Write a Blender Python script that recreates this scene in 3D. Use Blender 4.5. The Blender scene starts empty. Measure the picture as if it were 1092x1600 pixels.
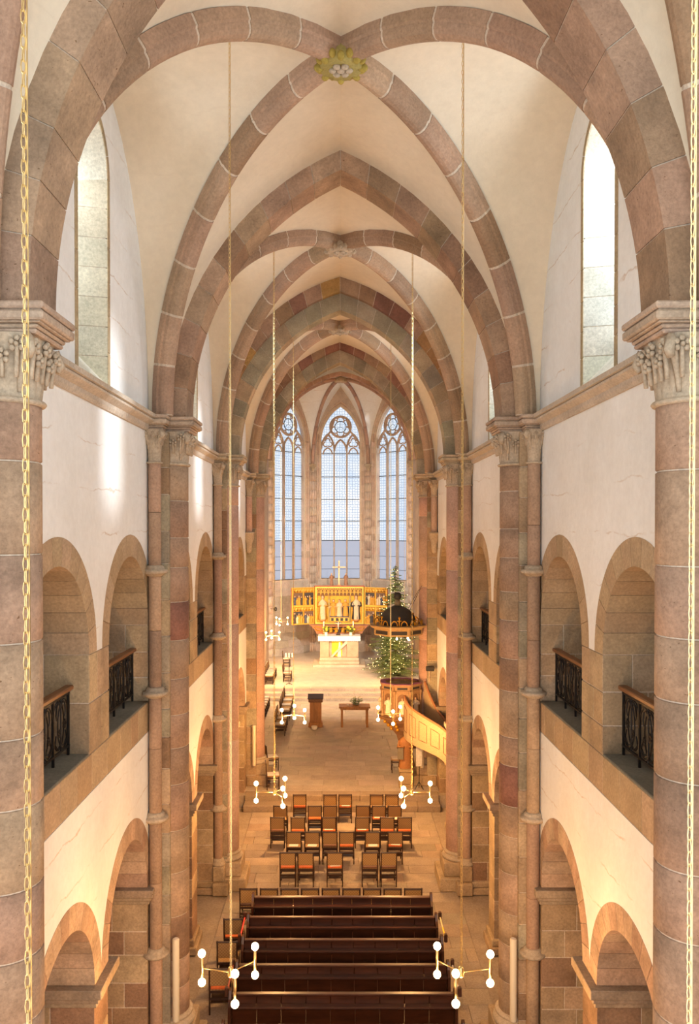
import bpy, bmesh, math, random
from mathutils import Vector, Matrix
from mathutils.geometry import tessellate_polygon

random.seed(7)
PI = math.pi
SC = bpy.context.scene
COL = SC.collection

# ------------------------------------------------------------------ camera, sky, sun, exposure
F = 1300.0                      # focal length in pixels of the 1092 x 1600 frame
VPX, VPY = 530.0, 825.0         # vanishing point of the nave axis
PITCH = math.radians(0.7)
CAM = Vector((-0.08, 0.0, 8.75))
cd = bpy.data.cameras.new('camera')
cam = bpy.data.objects.new('camera', cd)
COL.objects.link(cam)
cam.location = CAM
cam.rotation_euler = (PI / 2 - PITCH, 0, 0)
cd.sensor_width = 36.0
cd.lens = F / 1600.0 * 36.0
cd.shift_x = (546.0 - VPX) / 1600.0
cd.shift_y = (VPY + F * math.tan(PITCH) - 800.0) / 1600.0
cd.clip_start = 0.05
cd.clip_end = 300
SC.camera = cam

world = bpy.data.worlds.new('sky')
SC.world = world
world.use_nodes = True
bgn = world.node_tree.nodes['Background']
bgn.inputs['Color'].default_value = (0.89, 0.95, 1.0, 1)
bgn.inputs['Strength'].default_value = 2.5

sd = bpy.data.lights.new('sun', 'SUN')
sun = bpy.data.objects.new('sun', sd)
COL.objects.link(sun)
sun.rotation_euler = Vector((-6.2, 0.75, -2.0)).to_track_quat('-Z', 'Y').to_euler()
sun.location = (30, -4, 25)
sd.energy = 5.0
sd.angle = math.radians(6.0)
sd.color = (1.0, 0.95, 0.88)

SC.view_settings.view_transform = 'Standard'
SC.view_settings.look = 'None'
SC.view_settings.gamma = 1.0
SC.view_settings.use_curve_mapping = False
SC.view_settings.exposure = 0.22
# daylight falling in through the clerestory windows (stronger on the sunny side)
for sx_, pw_ in ((-1, 45.0), (1, 115.0)):
    for yw_ in (3.49, 10.25, 17.02, 23.95):
        wd = bpy.data.lights.new('window_daylight', 'AREA'); wo_ = bpy.data.objects.new('window_daylight', wd)
        COL.objects.link(wo_)
        wo_.location = (sx_ * 3.95, yw_, 12.45)
        wo_.rotation_euler = (Vector((0, yw_, 11.0)) - wo_.location).to_track_quat('-Z', 'Y').to_euler()
        wd.shape = 'RECTANGLE'; wd.size = 0.8; wd.size_y = 2.1; wd.energy = pw_; wd.color = (0.86, 0.94, 1.0)
# two added fill lights out of view behind the chancel arch, brightening the altar
for sx_ in (-1, 1):
    fd = bpy.data.lights.new('floodlight', 'AREA'); fo = bpy.data.objects.new('floodlight', fd)
    COL.objects.link(fo)
    fo.location = (sx_ * 3.6, 29.2, 10.5)
    fo.rotation_euler = (Vector((0, 48.5, 3.6)) - fo.location).to_track_quat('-Z', 'Y').to_euler()
    fd.shape = 'DISK'; fd.size = 0.5; fd.energy = 470; fd.color = (1.0, 0.84, 0.66); fd.spread = math.radians(75)
SC.cycles.use_denoising = True
SC.cycles.max_bounces = 8
SC.cycles.diffuse_bounces = 5
SC.cycles.glossy_bounces = 2
SC.cycles.transparent_max_bounces = 8
SC.cycles.sample_clamp_indirect = 6.0
BULB_W = 190.0                  # watts per nave chandelier

# ------------------------------------------------------------------ helpers
def ground(px, py, z=0.0):
    """pixel of the photograph -> point on the horizontal plane z"""
    d = F * (CAM.z - z) / (py - VPY)
    return (CAM.x + (px - VPX) * d / F, d)

def atd(px, py, d):
    """pixel at a known depth -> point"""
    return (CAM.x + (px - VPX) * d / F, d, CAM.z + (VPY - py) * d / F)

def link(o, parent=None):
    COL.objects.link(o)
    if parent is not None:
        o.parent = parent
    return o

def tag(o, label=None, cat=None, group=None, kind=None):
    if label: o['label'] = label
    if cat: o['category'] = cat
    if group: o['group'] = group
    if kind: o['kind'] = kind
    return o

def empty(name, loc=(0, 0, 0), rz=0.0, parent=None):
    o = bpy.data.objects.new(name, None)
    o.empty_display_size = 0.1
    o.location = loc
    o.rotation_euler = (0, 0, rz)
    return link(o, parent)

class MB:
    def __init__(self):
        self.v = []; self.f = []
    def add(self, verts, faces):
        b = len(self.v)
        self.v.extend(verts)
        self.f.extend([tuple(i + b for i in q) for q in faces])
        return self
    def box(self, x0, x1, y0, y1, z0, z1):
        if x0 > x1: x0, x1 = x1, x0
        if y0 > y1: y0, y1 = y1, y0
        return self.add([(x0,y0,z0),(x1,y0,z0),(x1,y1,z0),(x0,y1,z0),(x0,y0,z1),(x1,y0,z1),(x1,y1,z1),(x0,y1,z1)],
                 [(0,3,2,1),(4,5,6,7),(0,1,5,4),(1,2,6,5),(2,3,7,6),(3,0,4,7)])
    def cbox(self, x0, x1, y0, y1, z0, z1, c=0.012):
        """box with chamfered edges"""
        if x0 > x1: x0, x1 = x1, x0
        if y0 > y1: y0, y1 = y1, y0
        c = min(c, (x1-x0)*.4, (y1-y0)*.4, (z1-z0)*.4)
        V = []; ix = {}
        X = (x0, x1); Y = (y0, y1); Z = (z0, z1)
        for a in (0,1):
            for b in (0,1):
                for d in (0,1):
                    sx = c if a == 0 else -c; sy = c if b == 0 else -c; sz = c if d == 0 else -c
                    ix[a,b,d,0] = len(V); V.append((X[a], Y[b]+sy, Z[d]+sz))
                    ix[a,b,d,1] = len(V); V.append((X[a]+sx, Y[b], Z[d]+sz))
                    ix[a,b,d,2] = len(V); V.append((X[a]+sx, Y[b]+sy, Z[d]))
        Fc = []
        for a in (0,1):
            q = [ix[a,0,0,0], ix[a,1,0,0], ix[a,1,1,0], ix[a,0,1,0]]; Fc.append(q if a else q[::-1])
            q = [ix[0,a,0,1], ix[0,a,1,1], ix[1,a,1,1], ix[1,a,0,1]]; Fc.append(q if a else q[::-1])
            q = [ix[0,0,a,2], ix[1,0,a,2], ix[1,1,a,2], ix[0,1,a,2]]; Fc.append(q if a else q[::-1])
        for a in (0,1):
            for b in (0,1):
                q = [ix[a,b,0,0], ix[a,b,1,0], ix[a,b,1,1], ix[a,b,0,1]]; Fc.append(q if a ^ b else q[::-1])
                q = [ix[a,0,b,0], ix[a,1,b,0], ix[a,1,b,2], ix[a,0,b,2]]; Fc.append(q[::-1] if a ^ b else q)
                q = [ix[0,a,b,1], ix[1,a,b,1], ix[1,a,b,2], ix[0,a,b,2]]; Fc.append(q if a ^ b else q[::-1])
        for a in (0,1):
            for b in (0,1):
                for d in (0,1):
                    q = [ix[a,b,d,0], ix[a,b,d,1], ix[a,b,d,2]]
                    Fc.append(q if (a + b + d) % 2 else q[::-1])
        return self.add(V, Fc)
    def lathe(self, prof, n=20, cx=0, cy=0, a0=0.0, a1=2*PI, capb=True, capt=True, sx=1.0, sy=1.0):
        """profile [(r, z)] turned about a vertical axis"""
        full = abs(a1 - a0 - 2*PI) < 1e-6
        m = n if full else n + 1
        V = []
        for r, z in prof:
            for k in range(m):
                a = a0 + (a1 - a0) * k / n
                V.append((cx + sx*r*math.cos(a), cy + sy*r*math.sin(a), z))
        Fc = []
        for i in range(len(prof) - 1):
            for k in range(n):
                k2 = (k + 1) % m
                Fc.append((i*m + k, i*m + k2, (i+1)*m + k2, (i+1)*m + k))
        if full and capb: Fc.append(tuple(range(m))[::-1])
        if full and capt: Fc.append(tuple(range((len(prof)-1)*m, len(prof)*m)))
        return self.add(V, Fc)
    def tube(self, pts, r, n=8, closed=False, caps=True, rads=None):
        P = [Vector(p) for p in pts]
        N = len(P); V = []
        up = Vector((0, 0, 1))
        prev = None
        for i in range(N):
            if closed: t = P[(i+1) % N] - P[i-1]
            else: t = P[min(i+1, N-1)] - P[max(i-1, 0)]
            if t.length < 1e-9: t = Vector((0, 0, 1))
            t.normalize()
            if prev is None:
                ref = up if abs(t.dot(up)) < 0.95 else Vector((1, 0, 0))
                a = t.cross(ref).normalized()
            else:
                a = prev - t * prev.dot(t)
                if a.length < 1e-6: a = t.cross(Vector((1, .3, .2)))
                a.normalize()
            prev = a
            b = t.cross(a)
            rr = rads[i] if rads else r
            for k in range(n):
                w = 2*PI*k/n
                V.append(tuple(P[i] + a*(rr*math.cos(w)) + b*(rr*math.sin(w))))
        Fc = []
        for i in range(N if closed else N - 1):
            j = (i + 1) % N
            for k in range(n):
                k2 = (k + 1) % n
                Fc.append((i*n + k, i*n + k2, j*n + k2, j*n + k))
        if caps and not closed:
            Fc.append(tuple(range(n))[::-1]); Fc.append(tuple(range((N-1)*n, N*n)))
        return self.add(V, Fc)
    def sphere(self, c, r, n=10, m=6, sx=1, sy=1, sz=1):
        V = [(c[0], c[1], c[2] - r*sz)]
        for i in range(1, m):
            b = -PI/2 + PI*i/m
            for k in range(n):
                a = 2*PI*k/n
                V.append((c[0] + sx*r*math.cos(b)*math.cos(a), c[1] + sy*r*math.cos(b)*math.sin(a), c[2] + sz*r*math.sin(b)))
        V.append((c[0], c[1], c[2] + r*sz))
        Fc = [(0, 1 + (k+1) % n, 1 + k) for k in range(n)]
        for i in range(m - 2):
            for k in range(n):
                Fc.append((1 + i*n + k, 1 + i*n + (k+1) % n, 1 + (i+1)*n + (k+1) % n, 1 + (i+1)*n + k))
        t = len(V) - 1; b = 1 + (m-2)*n
        Fc += [(t, b + k, b + (k+1) % n) for k in range(n)]
        return self.add(V, Fc)
    def prism(self, poly, holes, d0, d1, tw):
        """polygon (u,v) with holes, thickened from depth d0 to d1; tw(u,v,d) -> point"""
        loops = [poly] + list(holes)
        flat = [p for L in loops for p in L]
        tris = tessellate_polygon([[Vector((p[0], p[1], 0)) for p in L] for L in loops])
        n = len(flat)
        V = [tw(p[0], p[1], d0) for p in flat] + [tw(p[0], p[1], d1) for p in flat]
        Fc = [tuple(t) for t in tris] + [tuple(i + n for i in t[::-1]) for t in tris]
        b = 0
        for L in loops:
            m = len(L)
            for i in range(m):
                j = (i + 1) % m
                Fc.append((b+i, b+j, b+j+n, b+i+n))
            b += m
        return self.add(V, Fc)
    def strip(self, inner, outer, d0, d1, tw):
        """solid between two polylines of the same length (an arch piece)"""
        n = len(inner)
        V = [tw(p[0], p[1], d) for d in (d0, d1) for L in (inner, outer) for p in L]
        g = lambda d, s, i: d*2*n + s*n + i
        Fc = []
        for i in range(n - 1):
            Fc += [(g(0,0,i), g(0,0,i+1), g(0,1,i+1), g(0,1,i)), (g(1,0,i), g(1,1,i), g(1,1,i+1), g(1,0,i+1)),
                   (g(0,0,i), g(1,0,i), g(1,0,i+1), g(0,0,i+1)), (g(0,1,i), g(0,1,i+1), g(1,1,i+1), g(1,1,i))]
        for i in (0, n - 1):
            Fc.append((g(0,0,i), g(0,1,i), g(1,1,i), g(1,0,i)))
        return self.add(V, Fc)
    def mesh(self, name, smooth=False):
        me = bpy.data.meshes.new(name)
        me.from_pydata([tuple(p) for p in self.v], [], self.f)
        if smooth:
            me.polygons.foreach_set('use_smooth', [True] * len(me.polygons))
        me.update()
        return me
    def build(self, name, mat, parent=None, color=None, smooth=False, fix=False):
        me = self.mesh(name, smooth)
        if fix:
            bm = bmesh.new(); bm.from_mesh(me)
            bmesh.ops.recalc_face_normals(bm, faces=bm.faces)
            bm.to_mesh(me); bm.free()
        me.materials.append(mat)
        o = bpy.data.objects.new(name, me)
        if color is not None:
            o.color = (*color, 1.0)
        return link(o, parent)

def inst(name, me, parent=None, loc=(0,0,0), rot=(0,0,0), color=None, scale=None):
    o = bpy.data.objects.new(name, me)
    o.location = loc; o.rotation_euler = rot
    if scale: o.scale = scale
    if color is not None: o.color = (*color, 1.0)
    return link(o, parent)

def copy_tree(o, parent=None):
    c = o.copy(); COL.objects.link(c); c.parent = parent
    for ch in list(o.children):
        copy_tree(ch, c)
    return c

def jit(c, a=0.045):
    k = 1.0 + random.uniform(-a, a) * 1.6
    return tuple(max(0.0, min(1.0, v * k * (1 + random.uniform(-a, a) * .5))) for v in c)

# ------------------------------------------------------------------ materials
def nodes(name):
    m = bpy.data.materials.new(name); m.use_nodes = True
    nt = m.node_tree
    return m, nt, nt.nodes['Principled BSDF']

def N(nt, t, **kw):
    n = nt.nodes.new(t)
    for k, v in kw.items(): setattr(n, k, v)
    return n

def mix(nt, a, b, fac, mode='MIX'):
    m = N(nt, 'ShaderNodeMix', data_type='RGBA', blend_type=mode)
    for s, v in ((m.inputs[6], a), (m.inputs[7], b), (m.inputs[0], fac)):
        if hasattr(v, 'links') or hasattr(v, 'is_linked'): nt.links.new(v, s)
        elif isinstance(v, (int, float)): s.default_value = v
        else: s.default_value = (*v, 1.0) if len(v) == 3 else v
    return m.outputs[2]

def noise(nt, scale, detail=4, rough=0.55, stretch=None, vec=None):
    if vec is None:
        g = N(nt, 'ShaderNodeNewGeometry'); vec = g.outputs['Position']
    if stretch:
        mp = N(nt, 'ShaderNodeMapping'); mp.inputs['Scale'].default_value = stretch
        nt.links.new(vec, mp.inputs['Vector']); vec = mp.outputs['Vector']
    n = N(nt, 'ShaderNodeTexNoise')
    n.inputs['Scale'].default_value = scale; n.inputs['Detail'].default_value = detail; n.inputs['Roughness'].default_value = rough
    nt.links.new(vec, n.inputs['Vector'])
    return n.outputs['Fac']

def ramp(nt, src, stops):
    r = N(nt, 'ShaderNodeValToRGB')
    el = r.color_ramp.elements
    while len(el) < len(stops): el.new(0.5)
    for e, (p, c) in zip(el, stops):
        e.position = p; e.color = (c, c, c, 1) if isinstance(c, (int, float)) else (*c, 1)
    nt.links.new(src, r.inputs['Fac'])
    return r.outputs['Color']

def bump(nt, b, h, strength=0.3, dist=0.02):
    n = N(nt, 'ShaderNodeBump'); n.inputs['Strength'].default_value = strength; n.inputs['Distance'].default_value = dist
    nt.links.new(h, n.inputs['Height']); nt.links.new(n.outputs['Normal'], b.inputs['Normal'])

def stone_mat(name, color=None, rough=0.88, var=0.42, pores=True, scale=1.0, bstr=0.35, streak=None):
    """sandstone: the piece's own colour, mottled, with pores and fine relief"""
    m, nt, b = nodes(name)
    if color is None:
        base = N(nt, 'ShaderNodeObjectInfo').outputs['Color']
    else:
        rgb = N(nt, 'ShaderNodeRGB'); rgb.outputs[0].default_value = (*color, 1); base = rgb.outputs[0]
    n1 = noise(nt, 2.2*scale, 5, 0.6, streak)
    v1 = ramp(nt, n1, [(0.25, 1 - var), (0.75, 1 + var*.55)])
    c = mix(nt, base, v1, 1.0, 'MULTIPLY')
    n2 = noise(nt, 28*scale, 3, 0.7)
    c = mix(nt, c, ramp(nt, n2, [(0.3, 0.76), (0.7, 1.14)]), 1.0, 'MULTIPLY')
    h = n2
    if pores:
        n3 = noise(nt, 24*scale, 2, 0.5, (1, 1, 1.8))
        pm = ramp(nt, n3, [(0.24, 0.0), (0.29, 1.0)])
        c = mix(nt, mix(nt, c, (0.45, 0.38, 0.3), 1.0, 'MULTIPLY'), c, pm)
        h = mix(nt, n2, pm, 0.35, 'MULTIPLY')
    nt.links.new(c, b.inputs['Base Color'])
    b.inputs['Roughness'].default_value = rough
    b.inputs['Specular IOR Level'].default_value = 0.25
    bump(nt, b, h, bstr, 0.015)
    return m

def plain_mat(name, color, rough=0.6, metal=0.0, var=0.0, scale=20, spec=0.5, stretch=None):
    m, nt, b = nodes(name)
    if var:
        c = mix(nt, color, ramp(nt, noise(nt, scale, 3, .6, stretch), [(0.3, 1 - var), (0.7, 1 + var)]), 1.0, 'MULTIPLY')
        nt.links.new(c, b.inputs['Base Color'])
    else:
        b.inputs['Base Color'].default_value = (*color, 1)
    b.inputs['Roughness'].default_value = rough
    b.inputs['Metallic'].default_value = metal
    b.inputs['Specular IOR Level'].default_value = spec
    return m

def color_mat(name, rough=0.7, var=0.15, scale=25, metal=0.0):
    """takes the piece's own colour"""
    m, nt, b = nodes(name)
    base = N(nt, 'ShaderNodeObjectInfo').outputs['Color']
    c = mix(nt, base, ramp(nt, noise(nt, scale, 3), [(0.3, 1 - var), (0.7, 1 + var)]), 1.0, 'MULTIPLY')
    nt.links.new(c, b.inputs['Base Color'])
    b.inputs['Roughness'].default_value = rough
    b.inputs['Metallic'].default_value = metal
    return m

def emit_mat(name, color, strength):
    m, nt, b = nodes(name)
    b.inputs['Base Color'].default_value = (0.8, 0.8, 0.8, 1)
    b.inputs['Emission Color'].default_value = (*color, 1)
    b.inputs['Emission Strength'].default_value = strength
    return m

def plaster_mat(name, color, stain=(0.62, 0.5, 0.38), lines=0.5):
    m, nt, b = nodes(name)
    n1 = noise(nt, 0.55, 5, 0.6)
    c = mix(nt, color, ramp(nt, n1, [(0.3, (0.90, 0.885, 0.86)), (0.62, (1.03, 1.03, 1.03))]), 1.0, 'MULTIPLY')
    # long thin bed-joint stains showing through the limewash
    g = N(nt, 'ShaderNodeNewGeometry'); sp = N(nt, 'ShaderNodeSeparateXYZ'); nt.links.new(g.outputs['Position'], sp.inputs[0])
    n2 = noise(nt, 1.6, 5, 0.65, (0.5, 0.5, 1.0))
    ma = N(nt, 'ShaderNodeMath', operation='MULTIPLY_ADD'); nt.links.new(n2, ma.inputs[0]); ma.inputs[1].default_value = 0.35; nt.links.new(sp.outputs['Z'], ma.inputs[2])
    mb_ = N(nt, 'ShaderNodeMath', operation='MULTIPLY'); nt.links.new(ma.outputs[0], mb_.inputs[0]); mb_.inputs[1].default_value = 1.75
    fr = N(nt, 'ShaderNodeMath', operation='FRACT'); nt.links.new(mb_.outputs[0], fr.inputs[0])
    ln = ramp(nt, fr.outputs[0], [(0.475, 0.0), (0.5, 1.0), (0.525, 0.0)])
    brk = ramp(nt, noise(nt, 1.1, 4, .65), [(0.47, 0.0), (0.6, 1.0)])
    fl = mix(nt, ln, brk, 1.0, 'MULTIPLY')
    fl = mix(nt, fl, (lines, lines, lines), 1.0, 'MULTIPLY')
    c = mix(nt, c, stain, fl)
    n3 = noise(nt, 9, 4, 0.7)
    c = mix(nt, c, ramp(nt, n3, [(0.3, 0.95), (0.7, 1.03)]), 1.0, 'MULTIPLY')
    nt.links.new(c, b.inputs['Base Color'])
    b.inputs['Roughness'].default_value = 0.92
    b.inputs['Specular IOR Level'].default_value = 0.2
    bump(nt, b, n3, 0.25, 0.02)
    return m

M = {}
M['stone'] = stone_mat('sandstone')
M['smooth_stone'] = stone_mat('dressed_sandstone', pores=False, var=0.22, bstr=0.2)
M['carved'] = stone_mat('carved_sandstone', (0.50, 0.41, 0.30), pores=False, var=0.25, bstr=0.3)
M['cornice'] = stone_mat('cornice_stone', (0.53, 0.46, 0.37), pores=False, var=0.22, bstr=0.3)
M['mortar'] = stone_mat('lime_mortar', (0.62, 0.53, 0.42), pores=False, var=0.12)
M['mortar_dark'] = stone_mat('old_mortar', (0.45, 0.35, 0.25), pores=False, var=0.15)
M['plaster'] = plaster_mat('limewashed_plaster', (0.835, 0.865, 0.865), (0.58, 0.48, 0.38), 0.75)
M['vault'] = plaster_mat('vault_plaster', (0.74, 0.67, 0.535), (0.6, 0.5, 0.38), 0.15)
M['reveal'] = stone_mat('pale_reveal_stone', (0.66, 0.63, 0.52), pores=False, var=0.18)
M['slate'] = stone_mat('grey_sill_slate', (0.20, 0.19, 0.15), pores=False, var=0.25)
M['floor'] = stone_mat('floor_stone', None, 0.6, 0.22, False, 1.0, 0.12)
M['floor_far'] = stone_mat('floor_bed', (0.42, 0.34, 0.26), 0.7, 0.2, False)
M['floor_pale'] = stone_mat('pale_floor', (0.62, 0.55, 0.46), 0.6, 0.15, False, 1.0, 0.1)
M['apse'] = stone_mat('grey_apse_stone', None, 0.9, 0.25, False)
M['iron'] = plain_mat('black_wrought_iron', (0.018, 0.016, 0.015), 0.5, 0.6)
M['rail_wood'] = plain_mat('handrail_wood', (0.20, 0.085, 0.03), 0.45, 0, 0.25, 30, .5, (1, .1, 1))
M['brass'] = plain_mat('polished_brass', (0.74, 0.56, 0.27), 0.32, 1.0)
M['bulb'] = emit_mat('warm_bulb', (1.0, 0.72, 0.36), 14.0)
M['bulb'].cycles.emission_sampling = 'NONE'
M['pew'] = plain_mat('dark_red_brown_pew_wood', (0.055, 0.019, 0.010), 0.33, 0, 0.35, 9, .5, (.25, 1, 1))
M['chair_wood'] = plain_mat('dark_chair_wood', (0.045, 0.02, 0.012), 0.45, 0, 0.2, 20)
M['light_wood'] = plain_mat('orange_oak', (0.42, 0.19, 0.055), 0.45, 0, 0.3, 12, .5, (1, 1, .2))
M['weave'] = None
M['cloth'] = plain_mat('white_linen', (0.82, 0.80, 0.78), 0.9, 0, 0.06, 12)
M['paper'] = plain_mat('white_paper', (0.85, 0.83, 0.80), 0.8)
M['col'] = color_mat('painted_wood')
M['gold'] = plain_mat('gilding', (0.47, 0.235, 0.012), 0.45, 0.4, 0.25, 18)
M['gold_bright'] = plain_mat('bright_gilding', (0.62, 0.36, 0.06), 0.42, 0.35, 0.3, 25)
M['speaker'] = plain_mat('cream_enamel', (0.74, 0.67, 0.50), 0.5)
M['black'] = plain_mat('black_plastic', (0.012, 0.012, 0.013), 0.4)
M['needles'] = plain_mat('spruce_needles', (0.12, 0.17, 0.045), 0.75, 0, 0.5, 3)
M['bark'] = plain_mat('bark', (0.09, 0.055, 0.03), 0.9)
M['fairy'] = emit_mat('fairy_light', (1.0, 0.72, 0.3), 4.0)
M['fairy'].cycles.emission_sampling = 'NONE'
M['leaf'] = plain_mat('leaf_green', (0.16, 0.24, 0.05), 0.6, 0, 0.4, 8)
M['petal'] = plain_mat('yellow_petal', (0.85, 0.62, 0.06), 0.7)
M['wax'] = plain_mat('candle_wax', (0.85, 0.80, 0.68), 0.5)
M['lead'] = plain_mat('window_bar_iron', (0.05, 0.07, 0.10), 0.6)

def weave_mat():
    m, nt, b = nodes('woven_cane')
    tc = N(nt, 'ShaderNodeTexCoord')
    mp = N(nt, 'ShaderNodeMapping'); mp.inputs['Scale'].default_value = (1, 1, 1)
    mp.inputs['Rotation'].default_value = (0, 0, 0)
    nt.links.new(tc.outputs['Object'], mp.inputs['Vector'])
    ck = N(nt, 'ShaderNodeTexChecker'); ck.inputs['Scale'].default_value = 34
    ck.inputs['Color1'].default_value = (0.40, 0.25, 0.10, 1); ck.inputs['Color2'].default_value = (0.29, 0.17, 0.065, 1)
    nt.links.new(mp.outputs['Vector'], ck.inputs['Vector'])
    nt.links.new(ck.outputs['Color'], b.inputs['Base Color'])
    b.inputs['Roughness'].default_value = 0.75
    return m
M['weave'] = weave_mat()

def lattice_glass(name, tint, lead=(0.10, 0.14, 0.24), scale=11.0):
    """pale leaded glass: honeycomb of lead cames over dirty, light-dimming panes"""
    m = bpy.data.materials.new(name); m.use_nodes = True
    nt = m.node_tree; nt.nodes.clear()
    out = N(nt, 'ShaderNodeOutputMaterial')
    tc = N(nt, 'ShaderNodeTexCoord')
    vor = N(nt, 'ShaderNodeTexVoronoi', feature='DISTANCE_TO_EDGE', voronoi_dimensions='2D')
    vor.inputs['Scale'].default_value = scale; vor.inputs['Randomness'].default_value = 0.3
    nt.links.new(tc.outputs['Object'], vor.inputs['Vector'])
    line = ramp(nt, vor.outputs['Distance'], [(0.04, 0.0), (0.12, 1.0)])
    nz = noise(nt, 1.1, 3, .6)
    var = ramp(nt, nz, [(0.35, (0.78, 0.87, 1.0)), (0.6, (1.0, 1.0, 1.0))])
    tr = N(nt, 'ShaderNodeBsdfTransparent')
    c = mix(nt, tint, var, 1.0, 'MULTIPLY')
    nt.links.new(c, tr.inputs['Color'])
    gl = N(nt, 'ShaderNodeBsdfGlossy'); gl.inputs['Roughness'].default_value = 0.25
    gl.inputs['Color'].default_value = (.6, .6, .65, 1)
    m1 = N(nt, 'ShaderNodeMixShader'); m1.inputs[0].default_value = 0.04
    nt.links.new(tr.outputs[0], m1.inputs[1]); nt.links.new(gl.outputs[0], m1.inputs[2])
    df = N(nt, 'ShaderNodeBsdfTransparent'); df.inputs['Color'].default_value = tuple(t * l * 2.6 for t, l in zip(tint, (0.17, 0.2, 0.26))) + (1,)
    m2 = N(nt, 'ShaderNodeMixShader')
    nt.links.new(line, m2.inputs[0]); nt.links.new(df.outputs[0], m2.inputs[1]); nt.links.new(m1.outputs[0], m2.inputs[2])
    nt.links.new(m2.outputs[0], out.inputs['Surface'])
    return m
M['glass'] = lattice_glass('leaded_glass', (0.36, 0.355, 0.35), scale=6.0)
M['clear_glass'] = lattice_glass('pale_quarry_glass', (0.8, 0.8, 0.8))

def panel_glass():
    m = bpy.data.materials.new('frosted_panel'); m.use_nodes = True
    nt = m.node_tree; nt.nodes.clear()
    out = N(nt, 'ShaderNodeOutputMaterial')
    tr = N(nt, 'ShaderNodeBsdfTransparent'); tr.inputs['Color'].default_value = (0.20, 0.21, 0.25, 1)
    df = N(nt, 'ShaderNodeBsdfDiffuse'); df.inputs['Color'].default_value = (0.45, 0.48, 0.6, 1)
    mx = N(nt, 'ShaderNodeMixShader'); mx.inputs[0].default_value = 0.25
    nt.links.new(tr.outputs[0], mx.inputs[1]); nt.links.new(df.outputs[0], mx.inputs[2])
    nt.links.new(mx.outputs[0], out.inputs['Surface'])
    return m
M['panel'] = panel_glass()

PINK = [(0.405, 0.27, 0.185), (0.435, 0.30, 0.205), (0.37, 0.25, 0.17), (0.41, 0.29, 0.19)]
PALEPINK = [(0.55, 0.36, 0.28), (0.52, 0.34, 0.265), (0.54, 0.37, 0.285)]
BROWN = [(0.33, 0.215, 0.13), (0.36, 0.245, 0.155), (0.31, 0.195, 0.125)]
RED = [(0.27, 0.135, 0.10), (0.30, 0.16, 0.115)]
TAN = [(0.46, 0.345, 0.215), (0.43, 0.315, 0.195), (0.49, 0.37, 0.24)]
OCHRE = [(0.50, 0.30, 0.11), (0.46, 0.26, 0.12)]
GREY = [(0.37, 0.32, 0.22), (0.33, 0.285, 0.20), (0.41, 0.35, 0.25)]
def pick(*sets):
    return jit(random.choice([c for s in sets for c in s]))
# ------------------------------------------------------------------ the building
W = 3.10                                   # half width of the nave, wall to wall
PIER = [0.10, 6.88, 13.62, 20.42, 27.48]   # distances of the piers along the nave
ZS = 10.52                                 # top of the cornice and the abaci
YE, RA = 53.5, 4.38                        # end wall of the apse, half width of the chancel
ZP, ZC = 0.36, 0.81                        # floor of the crossing, floor of the chancel
SIDE = {-1: 'left', 1: 'right'}
WHERE = {-1: 'opposite the pulpit', 1: 'on the pulpit side'}

# ---- floors
floor = tag(MB().box(-6.4, 6.4, -1.0, 26.0, -0.3, -0.02).build('floor', M['floor_far']), kind='structure')
def slabs(parent, x0, x1, y0, y1, z, row, wmin, wmax, pal, name='stone_slab'):
    y = y0
    while y < y1 - 0.05:
        yn = min(y + row * random.uniform(0.9, 1.1), y1)
        x = x0 - random.uniform(0, wmin)
        while x < x1:
            xn = x + random.uniform(wmin, wmax)
            a, b = max(x, x0), min(xn, x1)
            if b - a > 0.08:
                MB().cbox(a + .004, b - .004, y + .004, yn - .004, z - .03, z + random.uniform(0, .003), .005).build(
                    name, M['floor'], parent, jit(random.choice(pal), .05))
            x = xn
        y = yn
FL = [(0.44, 0.36, 0.28), (0.47, 0.385, 0.30), (0.42, 0.345, 0.265), (0.45, 0.35, 0.26)]
slabs(floor, -2.75, 2.75, 11.5, 25.55, 0.0, 0.52, 0.7, 1.25, FL)
# two steps up to the crossing, then its paving
cf = MB().box(-6.4, 6.4, 26.06, 40.3, -0.3, ZP - .02).build('floor_crossing', M['floor_far']); tag(cf, kind='structure')
for i, (ya, yb, z) in enumerate(((25.55, 26.0, 0.18), (26.0, 26.45, 0.36))):
    x = -3.05
    while x < 3.04:
        xn = min(x + random.uniform(1.0, 1.6), 3.05)
        MB().cbox(x + .004, xn - .004, ya, yb, -0.02, z, .012).build('step_stone', M['floor'], cf, jit((0.36, 0.28, 0.20), .05))
        x = xn
slabs(cf, -3.95, 3.3, 26.45, 40.2, ZP, 0.55, 0.75, 1.5, [(0.50, 0.42, 0.34), (0.53, 0.45, 0.37), (0.48, 0.405, 0.325)])
ch = MB().box(-RA - .3, RA + .3, 41.18, YE + .5, -0.3, ZC).build('floor_chancel', M['floor_pale']); tag(ch, kind='structure')
for ya, yb, z in ((40.2, 40.65, .51), (40.65, 41.1, .66), (41.1, 41.55, .815)):
    x = -RA
    while x < RA - .01:
        xn = min(x + random.uniform(1.2, 1.9), RA)
        MB().cbox(x + .003, xn - .003, ya, yb, ZP - .03, z, .012).build('step_stone', M['floor'], ch, jit((0.52, 0.42, 0.31), .04))
        x = xn

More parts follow.
